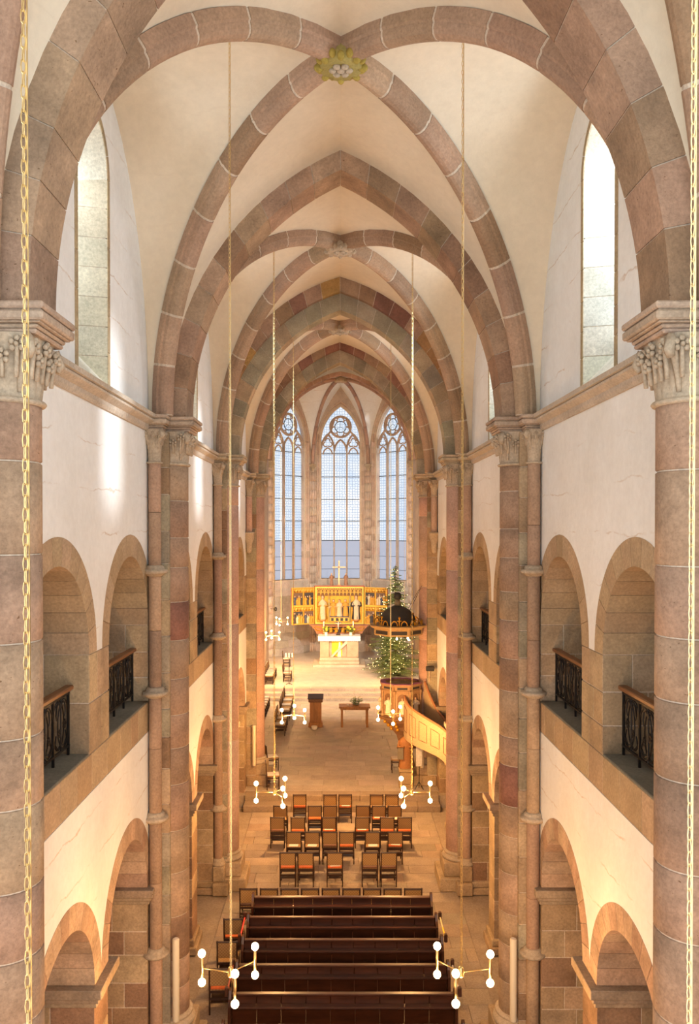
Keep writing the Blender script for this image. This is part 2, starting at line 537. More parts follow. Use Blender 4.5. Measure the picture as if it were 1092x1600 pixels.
# ---- pointed and round arch curves: lists of (u, v)
def pointed(half, z0, rise, off, n, t0=0.0, t1=1.0):
    """half arc from the left spring (t=0) to the apex (t=1), pushed outwards by off"""
    a = (rise*rise - half*half) / (2*half)
    R = a + half
    phi = math.acos(max(-1, min(1, -a / R)))          # angle at the apex, from +u
    ro = R + off
    pe = math.acos(max(-1, min(1, -a / ro)))
    out = []
    for i in range(n + 1):
        t = t0 + (t1 - t0) * i / n
        an = PI + (pe - PI) * t
        out.append((a + ro*math.cos(an), z0 + ro*math.sin(an)))
    return out

def ring(cu, z0, r, n, a0=PI, a1=0.0):
    return [(cu + r*math.cos(a0 + (a1-a0)*i/n), z0 + r*math.sin(a0 + (a1-a0)*i/n)) for i in range(n + 1)]

# ---- transverse arches across the nave
LEAN = 0.06
def crown(x, z):
    return x - LEAN * max(0.0, min(1.0, (z - ZS) / 4.0))
twx = lambda u, v, d: (u, d, v)
def order(parent, half, rise, thick, y0, y1, n, pal, core=True, z0=ZS):
    """one ring of voussoirs, both halves"""
    for s in (-1, 1):
        tw = lambda u, v, d: (crown(-s*u if s > 0 else u, v) if z0 == ZS else (-s*u if s > 0 else u), d, v)
        if core:
            MB().strip(pointed(half, z0, rise, .012, 20), pointed(half, z0, rise, thick - .012, 20), y0 + .012, y1 - .012, tw).build(
                'mortar_core', M['mortar'], parent)
        e = 0.0013
        cuts = [0.0]
        for i in range(n): cuts.append(cuts[-1] + random.uniform(0.85, 1.15))
        cuts = [c / cuts[-1] for c in cuts]
        for i in range(n):
            a, b = cuts[i] + (e if i else 0), cuts[i+1] - e
            MB().strip(pointed(half, z0, rise, 0, 4, a, b), pointed(half, z0, rise, thick, 4, a, b), y0, y1, tw).build(
                'voussoir', M['stone'], parent, pick(*pal))
arch_info = [
    (1, 'broad pink sandstone transverse arch spanning the nave between the foliate capitals'),
    (2, 'pointed pink and brown transverse arch springing beside the column loudspeakers'),
    (3, 'pointed two-order crossing arch of brown, ochre and grey-green blocks above the chairs'),
    (4, 'smaller two-order chancel arch of ochre and grey blocks framing the apse windows')]
for k, lab in arch_info:
    P = PIER[k]
    a = empty('transverse_arch', (0, P, ZS)); a.location = (0, 0, 0)
    tag(a, lab, 'arch')
    if k in (1, 2):
        order(a, 2.52, 3.93, 0.31, P - .31, P + .31, 10, (PINK, BROWN) if k == 1 else (PINK, BROWN))
    else:
        up = 0.0 if k == 3 else 0.14
        order(a, 2.50, 3.50 + up, 0.40, P - .24, P + .24, 11, (GREY, TAN, GREY))
        order(a, 2.88, 3.90 + up, 0.36, P - .40, P + .40, 12, (BROWN, OCHRE, RED, PINK))

# ---- vault: webs, diagonal ribs and bosses of each bay
ceiling = tag(MB().box(-3.5, 3.5, -1.0, 28.0, 15.9, 16.1).build('ceiling', M['vault']), kind='structure')  # unseen roof slab over the webs, added to stop light leaks
CR = 14.56                                 # axis height of the ribs at the crown
def rib_pt(sx, P, ym, dirn, t, up=0.0):
    """t=0 at the pier, 1 at the boss"""
    an = t * PI / 2
    L = abs(ym - P) - 0.42
    z = ZS + (CR - ZS) * math.sin(an) + up
    return Vector((crown(sx * 2.86 * math.cos(an), z), ym - dirn * L * math.cos(an), z))
def arch_pt(sx, P, dirn, t, half, rise, thick, depth):
    p = pointed(half, ZS, rise, thick, 1, t, t)[0]
    return Vector((crown(sx * abs(min(p[0], 0.0)), p[1]), P + dirn * depth, p[1]))
def wall_pt(sx, P, ym, dirn, t):
    an = t * PI / 2
    L = abs(ym - P) - 0.40
    return Vector((sx * (W + .02), ym - dirn * L * math.cos(an), ZS + (CR + .05 - ZS) * math.sin(an)))
for k in range(4):
    Pa, Pb = PIER[k], PIER[k+1]
    ym = (Pa + Pb) / 2
    nt_ = 16
    for sx in (-1, 1):
        for P, dirn, kk in ((Pa, 1, k), (Pb, -1, k + 1)):
            big = kk >= 3
            half, rise, th, dep = (2.88, 3.9, .34, .38) if big else (2.52, 3.93, .285, .29)
            def grid(fa, fb):
                g = MB(); V = []; Fc = []; m = 8
                for i in range(nt_ + 1):
                    t = i / nt_
                    A, B = fa(t), fb(t)
                    for j in range(m + 1):
                        u = j / m
                        p = A.lerp(B, u)
                        p.z += 0.04 * math.sin(PI * u) * math.sin(PI * min(t*1.1, 1.0) * .5)   # cells bulge a little
                        V.append(tuple(p))
                for i in range(nt_):
                    for j in range(m):
                        q = i*(m+1) + j
                        Fc.append((q, q+1, q+m+2, q+m+1))
                return g.add(V, Fc)
            grid(lambda t: arch_pt(sx, P, dirn, t, half, rise, th, dep), lambda t: rib_pt(sx, P, ym, dirn, t, .06)).build(
                'vault_web', M['vault'], ceiling, smooth=True)
            grid(lambda t: wall_pt(sx, P, ym, dirn, t), lambda t: rib_pt(sx, P, ym, dirn, t, .06)).build(
                'vault_web', M['vault'], ceiling, smooth=True)
            # rib in blocks: a square back with a fat roll below
            rb = empty('diagonal_rib', parent=ceiling)
            d = Vector((-sx * 2.86, dirn * (abs(ym - P) - .42), 0)).normalized()
            sd_ = Vector((-d.y, d.x, 0))
            prof = [(-.15, .10), (-.15, -.02), (-.125, -.045)] + [(-.125*math.cos(w), -.06 - .125*math.sin(w)) for w in [PI*q/8 for q in range(9)]] + [(.125, -.045), (.15, -.02), (.15, .10)]
            def ribmesh(t0, t1, n, k_=1.0):
                V = []; Fc = []; m = len(prof)
                for i in range(n + 1):
                    t = t0 + (t1 - t0) * i / n
                    c = rib_pt(sx, P, ym, dirn, t)
                    tg = (rib_pt(sx, P, ym, dirn, min(t + .01, 1.0)) - rib_pt(sx, P, ym, dirn, max(t - .01, 0))).normalized()
                    nm = sd_.cross(tg).normalized()
                    if nm.z < 0: nm = -nm
                    if t < 0.02: nm = -d
                    for a, b in prof:
                        V.append(tuple(c + sd_ * (a * k_) + nm * (b * k_)))
                for i in range(n):
                    for j in range(m - 1):
                        Fc.append((i*m + j, i*m + j + 1, (i+1)*m + j + 1, (i+1)*m + j))
                Fc.append(tuple(range(m))); Fc.append(tuple(range(n*m, (n+1)*m)))
                return MB().add(V, Fc)
            ribmesh(0, .985, 20, .94).build('mortar_core', M['mortar'], rb)
            nb = 8
            for i in range(nb):
                ribmesh(i/nb + .003, (i+1)/nb - .003 if i < nb-1 else .99, 4).build('rib_block', M['smooth_stone'], rb, pick(PINK, PINK, BROWN[:1]))
    # boss
    if k >= 0:
        z = CR - .16
        bs = empty('vault_boss', (-LEAN, ym, z), parent=ceiling)
        MB().lathe([(.10, .25), (.21, .18), (.27, .02), (.25, -.05), (.12, -.04), (.0, -.04)], 28).build(
            'boss_disc', M['carved'] if k != 1 else M['smooth_stone'], bs, (0.38, 0.32, 0.11), True)
        for i in range(16):
            a = 2*PI*i/16
            lf = MB().sphere((0, 0, 0), .062, 8, 6, 1, .75, .9)
            lf.build('boss_leaf', M['smooth_stone'], bs, (0.40, 0.31, 0.07) if k == 1 else (.47, .38, .27), True)
            o = bs.children[-1]; o.location = (.27*math.cos(a), .27*math.sin(a), .02 if i % 2 else -.02); o.rotation_euler = (0, 0, a)
        for i in range(6):
            a = 2*PI*i/6
            o = MB().sphere((0, 0, 0), .05, 8, 6, 1, .8, .7).build('boss_petal', M['carved'], bs, smooth=True)
            o.location = (.10*math.cos(a), .10*math.sin(a), -.055)
        MB().sphere((0, 0, -.055), .055, 10, 6, 1, 1, .6).build('boss_centre', M['carved'], bs, smooth=True)

# ---- side walls: plaster fields, gallery and arcade arches, ashlar, cornice, windows
def block(parent, s, y0, y1, z0, z1, d0, d1, pal, name='ashlar_block', gap=.006, mat='stone'):
    g = gap
    x0, x1 = s*(W + d0), s*(W + d1)
    return MB().cbox(x0, x1, y0 + g, y1 - g, z0 + g, z1 - g, .008).build(name, M[mat], parent, pick(*pal))

def courses(z0, z1, h):
    out = [z0]
    while out[-1] < z1 - h*.6:
        out.append(out[-1] + h*random.uniform(.85, 1.2))
    if len(out) == 1: out.append(z1)
    k = (z1 - z0) / (out[-1] - z0)
    return [z0 + (z - z0)*k for z in out]

def pillar(parent, s, y0, y1, z0, z1, h, pal, T=0.95):
    MB().box(s*(W + .012), s*(W + T - .012), y0 + .012, y1 - .012, z0, z1).build('mortar_core', M['mortar'], parent)
    cs = courses(z0, z1, h)
    for i in range(len(cs) - 1):
        a, b = cs[i], cs[i+1]
        m = .55 if i % 2 else .36
        if y1 - y0 > .75:
            c = y0 + (y1 - y0)*(.4 if i % 2 else .6)
            for ya, yb in ((y0, c), (c, y1)):
                block(parent, s, ya, yb, a, b, 0, m, pal); block(parent, s, ya, yb, a, b, m + .008, T, pal)
        else:
            block(parent, s, y0, y1, a, b, 0, m, pal); block(parent, s, y0, y1, a, b, m + .008, T, pal)

def impost(parent, s, y0, y1, e0=True, e1=True):
    for z0, z1, p in ((2.84, 2.91, .04), (2.91, 2.98, .075), (2.98, 3.10, .12)):
        MB().cbox(s*(W - p), s*(W + .95), y0 - (p if e0 else 0), y1 + (p if e1 else 0), z0, z1, .012).build(
            'impost_moulding', M['stone'], parent, jit((0.40, 0.31, 0.215), .04))

BAYS = []
for k in range(4):
    Pb = PIER[k+1]; Pa = PIER[k]
    if k < 3:
        BAYS.append(dict(k=k, a=Pa, b=Pb, g=[(Pb - 5.82, Pb - 3.59), (Pb - 2.72, Pb - .49)], l=[(Pb - 5.62, Pb - 3.42), (Pb - 2.82, Pb - .62)]))
    else:
        BAYS.append(dict(k=k, a=Pa, b=Pb, g=[(Pb - 3.15, Pb - 1.25)], l=[(Pb - 3.35, Pb - 1.15)]))
ZG = 7.22                                   # spring of the gallery arches
winno = 0
for s in (-1, 1):
    tw = lambda u, v, d, s=s: (s*(W + d), u, v)
    wall = empty('wall_' + SIDE[s]); tag(wall, kind='structure')
    for B in BAYS:
        k = B['k']
        # upper plaster field with the clerestory window
        yc = (B['a'] + B['b'])/2
        out = [(B['a'], ZG)]
        for g0, g1 in B['g']:
            c, r = (g0+g1)/2, (g1-g0)/2 + .32
            out += [(max(p[0], B['a'] + .001*i), p[1]) for i, p in enumerate(ring(c, ZG, r, 20))]
        out += [(B['b'], ZG), (B['b'], 15.6), (B['a'], 15.6)]
        ww, wz0, wz1 = .62, 10.60, 13.90
        wo = [(yc - ww, wz0), (yc + ww, wz0)] + [p for p in ring(yc, wz1 - ww, ww, 14, 0, PI)]
        MB().prism(out, [wo], 0, .10, tw).build('plaster_field', M['plaster'], wall)
        MB().prism(out, [wo], .85, .95, tw).build('outer_leaf', M['plaster'], wall)
        # lower plaster field
        out = [(B['a'], 3.1)]
        for l0, l1 in B['l']:
            c, r = (l0+l1)/2, (l1-l0)/2 + .30
            out += ring(c, 3.1, r, 20)[0:]
        out += [(B['b'], 3.1), (B['b'], 5.53), (B['a'], 5.53)]
        # keep the outline simple where neighbouring rings touch
        for i in range(1, len(out)):
            if out[i][1] == 3.1 and out[i-1][1] == 3.1 and out[i][0] < out[i-1][0]:
                out[i] = out[i-1]
        clean = [out[0]]
        for p in out[1:]:
            if (p[0]-clean[-1][0])**2 + (p[1]-clean[-1][1])**2 > 1e-8: clean.append(p)
        MB().prism(clean, [], 0, .95, tw).build('plaster_field', M['plaster'], wall)
        # band under the galleries
        y = B['a']
        MB().box(s*(W + .012), s*(W + .9), B['a'], B['b'], 5.545, 5.985).build('mortar_core', M['mortar_dark'], wall)
        while y < B['b'] - .02:
            yn = min(y + random.uniform(.42, .75), B['b'])
            block(wall, s, y, yn, 5.53, 6.0, 0, .93, (TAN,), 'band_stone', .003, 'smooth_stone')
            y = yn
        # gallery pillars and arches
        edges = [B['a']] + [e for g in B['g'] for e in g] + [B['b']]
        for i in range(0, len(edges), 2):
            y0, y1 = edges[i], edges[i+1]
            if y1 - y0 > .05:
                pillar(wall, s, y0, y1, 6.0, ZG, .44, (TAN,))
        for g0, g1 in B['g']:
            if g1 < 3: continue
            c, r = (g0+g1)/2, (g1-g0)/2
            ga = empty('gallery_arch', parent=wall)
            MB().strip(ring(c, ZG, r + .012, 24), ring(c, ZG, r + .31, 24), .012, .94, tw).build('mortar_core', M['mortar_dark'], ga)
            n = 13
            for i in range(n):
                a0 = PI - PI*(i/n) - (.004 if i else 0); a1 = PI - PI*((i+1)/n) + .004
                MB().strip(ring(c, ZG, r, 4, a0, a1), ring(c, ZG, r + .32, 4, a0, a1), 0, .95, tw).build(
                    'voussoir', M['smooth_stone'], ga, jit(random.choice(TAN), .035))
            MB().cbox(s*(W + .005), s*(W + 1.15), g0, g1, 5.985, 6.02, .01).build('sill_slab', M['slate'], ga)
        # arcade piers and arches
        edges = [B['a']] + [e for l in B['l'] for e in l] + [B['b']]
        for i in range(0, len(edges), 2):
            y0, y1 = edges[i], edges[i+1]
            if y1 < 3: continue
            pillar(wall, s, y0, y1, 0.30, 2.84, .40, (TAN, BROWN, TAN))
            for z0, z1, p in ((0, .16, .10), (.16, .30, .05)):
                MB().cbox(s*(W - p), s*(W + .95 + p), y0 - p, y1 + p, z0, z1, .02).build('plinth_stone', M['stone'], wall, pick(TAN))
            impost(wall, s, y0, y1)
        for l0, l1 in B['l']:
            if l1 < 3: continue
            c, r = (l0+l1)/2, (l1-l0)/2
            la = empty('arcade_arch', parent=wall)
            MB().strip(ring(c, 3.1, r + .012, 24), ring(c, 3.1, r + .29, 24), .012, .94, tw).build('mortar_core', M['mortar'], la)
            n = 15
            for i in range(n):
                a0 = PI - PI*(i/n) - (.004 if i else 0); a1 = PI - PI*((i+1)/n) + .004
                MB().strip(ring(c, 3.1, r, 4, a0, a1), ring(c, 3.1, r + .30, 4, a0, a1), -.004, .95, tw).build(
                    'voussoir', M['stone'], la, jit(random.choice([(.49, .345, .24), (.45, .30, .21), (.52, .385, .27)]), .04))
        # cornice in lengths, from pier to pier
        prof = [(0, 10.27), (-.03, 10.27), (-.05, 10.31), (-.055, 10.36), (-.10, 10.385), (-.145, 10.41), (-.15, 10.435), (-.13, 10.45), (-.17, 10.46), (-.17, 10.52), (0, 10.52)]
        n = 4
        for i in range(n):
            y0 = B['a'] + .5 + (B['b'] - B['a'] - 1.0)*i/n; y1 = B['a'] + .5 + (B['b'] - B['a'] - 1.0)*(i+1)/n - .006
            V = [(s*(W + d), yy, z) for yy in (y0, y1) for d, z in prof]
            m = len(prof)
            Fc = [(j, (j+1) % m, m + (j+1) % m, m + j) for j in range(m)] + [tuple(range(m)), tuple(range(m, 2*m))]
            MB().add(V, Fc).build('cornice_stone', M['cornice'], wall)
        # window: painted stone surround, splayed reveal, sloping sill, leaded pane
        winno += 1
        wn = empty('window_%d' % winno); tag(wn, kind='structure')
        gw, gz0, gz1 = .42, 11.35, 13.60
        def outline(h, z0, z1, n=14):
            return [(yc - h, z0), (yc + h, z0)] + ring(yc, z1 - h, h, n, 0, PI)
        A, G = outline(ww, wz0, wz1), outline(gw, gz0, gz1)
        V = [tw(p[0], p[1], 0.0) for p in A] + [tw(p[0], p[1], .70) for p in G]
        m = len(A)
        MB().add([tw(p[0], p[1], 0.0 if i < m else .72) for i, p in enumerate(outline(ww + .005, wz0 - .005, wz1 + .005) + outline(gw + .005, gz0 - .005, gz1 + .005))], [(i, (i+1) % m, m + (i+1) % m, m + i) for i in range(m)]).build('reveal_bed', M['mortar'], wn)
        nr = 7
        for e in (-1, 1):
            for i in range(nr):
                a0, a1 = wz0 + (wz1 - ww - wz0)*i/nr + .006, wz0 + (wz1 - ww - wz0)*(i+1)/nr - .006
                def inner(z, off):
                    k = min(1.0, (z - wz0)/(gz0 - wz0))
                    return tw(yc + e*(ww + (gw - ww)*k + off), min(z, gz1 - gw + .1), .70*k)
                Vr = []
                for off in (0, .01):
                    Vr += [tw(yc + e*(ww + off), a0, 0), inner(a0, off), inner(a1, off), tw(yc + e*(ww + off), a1, 0)]
                MB().add(Vr, [(0, 1, 2, 3), (7, 6, 5, 4), (0, 4, 5, 1), (1, 5, 6, 2), (2, 6, 7, 3), (3, 7, 4, 0)]).build('reveal_stone', M['smooth_stone'], wn, jit((.56, .51, .38) if s < 0 else (.56, .54, .45), .05))
        ka = [tw(p[0], p[1], 0) for p in ring(yc, wz1 - ww, ww, 14, 0, PI)]; kg = [tw(p[0], p[1], .70) for p in ring(yc, gz1 - gw, gw, 14, 0, PI)]
        MB().add(ka + kg, [(i, i+1, 15 + i + 1, 15 + i) for i in range(14)]).build('reveal_soffit', M['reveal'], wn)
        MB().add([tw(yc - ww, wz0, 0), tw(yc + ww, wz0, 0), tw(yc + gw, gz0, .70), tw(yc - gw, gz0, .70)], [(0, 1, 2, 3)]).build('sloping_sill', M['reveal'], wn)
        # reveal joint courses: dressed stone frame pieces
        fr_pal = [(.46, .36, .22), (.43, .335, .205)]
        hh = courses(wz0, wz1 - ww, .42)
        for e in (-1, 1):
            for i in range(len(hh) - 1):
                MB().cbox(s*(W - .012), s*(W + .16), yc + e*ww, yc + e*(ww + .10), hh[i] + .003, hh[i+1] - .003, .005).build('jamb_stone', M['smooth_stone'], wn, jit(random.choice(fr_pal), .04))
        for i in range(7):
            a0, a1 = PI*i/7 + .005, PI*(i+1)/7 - .005
            MB().strip(ring(yc, wz1 - ww, ww, 3, a0, a1), ring(yc, wz1 - ww, ww + .10, 3, a0, a1), -.012, .16, tw).build('arch_stone', M['smooth_stone'], wn, jit(random.choice(fr_pal), .04))
        loc = [(p[0] - yc, p[1] - gz0) for p in G]
        tri = tessellate_polygon([[Vector((a, b, 0)) for a, b in loc]])
        gp = MB().add([(a, b, 0) for a, b in loc], [tuple(t) for t in tri]).build('leaded_pane', M['clear_glass'], wn)
        gp.matrix_local = Matrix(((0, 0, s, s*(W + .70)), (1, 0, 0, yc), (0, 1, 0, gz0), (0, 0, 0, 1)))
    # gallery and aisle shell behind the arches
    o = MB().box(s*6.2, s*6.5, -1.0, 28.2, 0, 9.6)
    o.box(s*(W + .95), s*6.2, -1.0, -.8, 0, 9.6).box(s*(W + .95), s*6.2, 28.0, 28.2, 0, 9.6)
    o.box(s*(W + .9), s*6.2, -1.0, 28.2, 5.55, 5.98).box(s*(W + .9), s*6.5, -1.0, 28.2, 9.4, 9.6)
    tag(o.build('wall_aisle_' + SIDE[s], M['mortar_dark']), kind='structure')

# ---- clustered piers
def capital(r0, half, z0, z1, n=64, m=16):
    """bell with flutes below, foliage and corner scrolls above"""
    b = MB(); V = []; Fc = []
    for i in range(m + 1):
        h = i / m
        bl = h ** 2.0
        for k in range(n):
            th = 2*PI*k/n
            c, s_ = math.cos(th), math.sin(th)
            sq = half*.97 / (abs(c)**5 + abs(s_)**5) ** .2
            r = (1 - bl)*r0 + bl*sq
            if h < .55: r *= 1 + .035*math.cos(20*th)*math.sin(PI*h/.55)
            else: r *= 1 + .03*math.cos(16*th)*math.sin(PI*(h - .55)/.45)
            V.append((r*c, r*s_, z0 + (z1 - z0)*h))
    for i in range(m):
        for k in range(n):
            Fc.append((i*n + k, i*n + (k+1) % n, (i+1)*n + (k+1) % n, (i+1)*n + k))
    b.add(V, Fc)
    return b
def foliage(r0, half, z0, z1):
    b = MB(); H = z1 - z0
    for f in range(4):
        a = f*PI/2; nx, ny = math.cos(a), math.sin(a); tx, ty = -ny, nx
        for q, top in ((-.72, .80), (-.36, .62), (0.0, .84), (.36, .62), (.72, .80)):
            st = []
            for hz in (.30, .48, top - .10, top):
                e = r0 + (half - r0)*hz**2 + .008
                st.append((nx*e + tx*q*e, ny*e + ty*q*e, z0 + H*hz))
            b.tube(st, .02*half/.36, 5)
            cx, cy, cz = st[-1]
            cx += nx*.012; cy += ny*.012
            R = .115*half
            for w in (-2.2, -1.1, 0.0, 1.1, 2.2):
                b.sphere((cx + tx*R*1.15*math.sin(w), cy + ty*R*1.15*math.sin(w), cz + R*1.15*math.cos(w)), R*.62, 6, 4)
            b.sphere((cx + nx*R*.4, cy + ny*R*.4, cz), R*.5, 6, 4)
        # corner scroll leaf
        a2 = a + PI/4; dx, dy = math.cos(a2), math.sin(a2)
        e0 = r0*1.02; e1 = half*1.30
        pts = [(dx*(e0 + (e1-e0)*t**2), dy*(e0 + (e1-e0)*t**2), z0 + H*(.1 + .8*t)) for t in [i/6 for i in range(7)]]
        pts += [(dx*(e1 + .03), dy*(e1 + .03), z0 + H*.72), (dx*(e1 - .005), dy*(e1 - .005), z0 + H*.62)]
        b.tube(pts, .03, 6, rads=[.02, .025, .03, .035, .04, .045, .048, .045, .035])
    return b
MAINCAP = capital(.30, .36, 9.79, 10.29).mesh('capital', True); MAINCAP.materials.append(M['carved'])
MAINFOL = foliage(.30, .36, 9.79, 10.29).mesh('foliage', True); MAINFOL.materials.append(M['carved'])
COLCAP = capital(.10, .155, 9.79, 10.29, 32, 10).mesh('colonnette_capital', True); COLCAP.materials.append(M['carved'])
COLFOL = foliage(.10, .150, 9.95, 10.29).mesh('colonnette_foliage', True); COLFOL.materials.append(M['carved'])
NECK = MB().lathe([(.30, 9.745), (.345, 9.755), (.36, 9.775), (.345, 9.795), (.30, 9.80)], 28).mesh('neck_ring', True); NECK.materials.append(M['carved'])
CNECK = MB().lathe([(.10, 9.755), (.128, 9.765), (.128, 9.785), (.10, 9.795)], 18).mesh('colonnette_neck', True); CNECK.materials.append(M['carved'])
RINGM = MB().lathe([(.10, -.06), (.13, -.05), (.15, -.02), (.19, -.015), (.205, .015), (.195, .045), (.15, .05), (.145, .085), (.12, .11), (.10, .115)], 20).mesh('shaft_ring', True); RINGM.materials.append(M['carved'])
BASE = MB().lathe([(.40, .66), (.42, .70), (.40, .75), (.355, .77), (.35, .79), (.38, .81), (.375, .84), (.325, .86)], 28).mesh('column_base', True); BASE.materials.append(M['carved'])
CBASE = MB().lathe([(.16, .66), (.17, .70), (.15, .73), (.125, .76), (.135, .80), (.105, .83)], 18).mesh('colonnette_base', True); CBASE.materials.append(M['carved'])

def abacus(parent, x0, x1, y0, y1, s, color):
    """moulded slab; x0 is the wall side, x1 the nave side (both positive, mirrored by s)"""
    for z0, z1, p in ((10.285, 10.325, -.075), (10.325, 10.36, -.06), (10.36, 10.375, -.03), (10.375, 10.45, .0), (10.45, 10.462, -.02), (10.462, 10.52, .005)):
        MB().cbox(s*x0, s*(x1 - p), y0 - p, y1 + p, z0, z1, .014).build('abacus_moulding', M['stone'], parent, jit(color, .03))

pier_note = {
    1: 'great clustered pier of plain pinkish drums under a leaf capital',
    2: 'clustered pier of red and brown drums carrying a cream loudspeaker',
    3: 'clustered crossing pier with long pale pink shaft',
    4: 'clustered chancel pier with smooth shaft and corbelled colonnette'}
for s in (-1, 1):
    for k in (1, 2, 3, 4):
        P = PIER[k]
        p = empty('compound_pier', (s*2.87, P, 0 if k < 4 else ZP))
        zb = 0 if k < 4 else ZP
        note = pier_note[k]
        tag(p, note + (', opposite the pulpit' if s < 0 else ', pulpit side'), 'pier')
        inv = Matrix.Translation(p.location).inverted()
        def own(o):
            o.matrix_parent_inverse = inv
            return o
        kids0 = set()
        # pilaster courses
        hw = .40 if k < 4 else .50
        own(MB().box(s*W, s*2.80, P - hw + .014, P + hw - .014, zb, 10.28).build('mortar_core', M['mortar'], p))
        cs = courses(.35 + zb, 10.28, .50)
        for i in range(len(cs) - 1):
            own(MB().cbox(s*W, s*2.785, P - hw, P + hw, cs[i] + .006, cs[i+1] - .006, .01).build(
                'pilaster_stone', M['stone'], p, pick(TAN, GREY, BROWN[:1])))
        # main shaft: drums below the chancel side, long shafts in the crossing
        zt = .85 + zb
        own(MB().lathe([(.306, zt), (.306, 9.78)], 24, s*2.87, P).build('mortar_core', M['mortar'], p))
        z = zt
        while z < 9.75:
            h = random.uniform(.45, .78) if k < 3 else random.uniform(1.7, 2.9)
            zn = z + h
            if zn > 9.35: zn = 9.78
            pal = {1: (PINK,), 2: (PINK, PINK, BROWN, RED), 3: (PALEPINK,), 4: (PALEPINK,)}[k]
            own(MB().lathe([(.308, z + .006), (.32, z + .016), (.32, zn - .016), (.308, zn - .006)], 28, s*2.87, P).build(
                'column_drum', M['stone'] if k < 3 else M['smooth_stone'], p, pick(*pal), True))
            z = zn
        def put(name, me, x, y, z=0.0, color=None):
            o = inst(name, me, p, (x, y, z), color=color); o.matrix_parent_inverse = inv; return o
        inst('capital_foliage', MAINFOL, put('capital', MAINCAP, s*2.85, P)); put('neck_ring', NECK, s*2.87, P)
        put('column_base', BASE, s*2.87, P, zb)
        own(MB().cbox(s*(W), s*2.45, P - .44, P + .44, .33 + zb, .66 + zb, .02).build('plinth_block', M['stone'], p, pick(TAN)))
        own(MB().cbox(s*(W), s*2.33, P - .56, P + .56, zb, .33 + zb, .03).build('plinth_step', M['stone'], p, pick(TAN)))
        abacus(p, W, 2.385, P - .40, P + .40, s, (.47, .36, .27) if k < 3 else (.53, .43, .30))
        abacus(p, W, 2.76, P - .70, P + .70, s, (.49, .385, .29) if k < 3 else (.53, .43, .30))
        for e in (-1, 1):
            cy = P + e*(hw + .115); cx = s*2.985
            inst('colonnette_foliage', COLFOL, put('colonnette_capital', COLCAP, cx, cy)); put('colonnette_neck', CNECK, cx, cy)
            rings = [8.05, 6.13, 4.15, 2.0] if k < 4 else []
            zlow = .83 if k < 4 else 8.62
            stops = [9.76] + rings + [zlow]
            for i in range(len(stops) - 1):
                a, b = stops[i+1] + (.09 if i < len(stops) - 2 else 0), stops[i] - (.05 if i else 0)
                parts = [a, b] if b - a < 1.2 or k > 2 else [a, (a+b)/2 + random.uniform(-.2, .2), b]
                for j in range(len(parts) - 1):
                    own(MB().lathe([(.098, parts[j] + .003), (.10, parts[j] + .008), (.10, parts[j+1] - .008), (.098, parts[j+1] - .003)], 18, cx, cy).build(
                        'colonnette_shaft', M['smooth_stone'], p, pick(PINK if k < 4 else PALEPINK, TAN[:1], OCHRE[:1]) if random.random() < .35 else pick(PINK), True))
            for zr in rings: put('shaft_ring', RINGM, cx, cy, zr)
            if k < 4:
                put('colonnette_base', CBASE, cx, cy)
                own(MB().cbox(s*(W), s*2.82, cy - .17, cy + .17, .30, .66, .02).build('colonnette_plinth', M['stone'], p, pick(TAN)))
                own(MB().cbox(s*(W), s*2.72, cy - .28, cy + .28, 0, .30, .03).build('plinth_step', M['stone'], p, pick(TAN)))
            else:
                own(MB().lathe([(.0, 7.92), (.07, 7.96), (.09, 8.08), (.10, 8.25), (.15, 8.4), (.16, 8.55), (.17, 8.56), (.17, 8.62)], 18, cx, cy).build('corbel', M['carved'], p, None, True))
        for o in p.children: o.matrix_parent_inverse = inv

# ---- chancel and apse
chw = MB()
for s in (-1, 1):
    chw.box(s*RA, s*(RA + .4), 28.2, YE - RA, 0, 18.6)
    chw.box(s*2.75, s*(RA + .4), 27.98, 28.2, 0, 19.0)
chw.box(-2.76, 2.76, 27.9, 28.2, 14.95, 19.0)
tag(chw.build('wall_chancel', M['apse'], color=(.52, .43, .34)), kind='structure')
# spandrels above the chancel arch
sp = MB()
for s in (-1, 1):
    tw = lambda u, v, d, s=s: (-s*u if s > 0 else u, d, v)
    o = pointed(2.88, ZS, 3.9, .30, 20)
    sp.prism([(-3.2, ZS), ] + o + [(0.0, 15.3), (-3.2, 15.3)], [], 27.85, 28.05, tw)
tag(sp.build('wall_chancel_arch', M['plaster']), kind='structure')
# pointed tunnel over the chancel up to the apse
YB = YE - RA
cv = MB(); V = []; Fc = []
L = pointed(RA, 12.8, 5.4, 0, 12); L = L + [(-a, b) for a, b in L[::-1]][1:]
for yy in (28.1, YB):
    V += [(u, yy, v) for u, v in L]
m = len(L)
Fc = [(i, i+1, m+i+1, m+i) for i in range(m - 1)]
cvo = MB().add(V, Fc).build('ceiling_chancel', M['plaster'], smooth=True); tag(cvo, kind='structure')
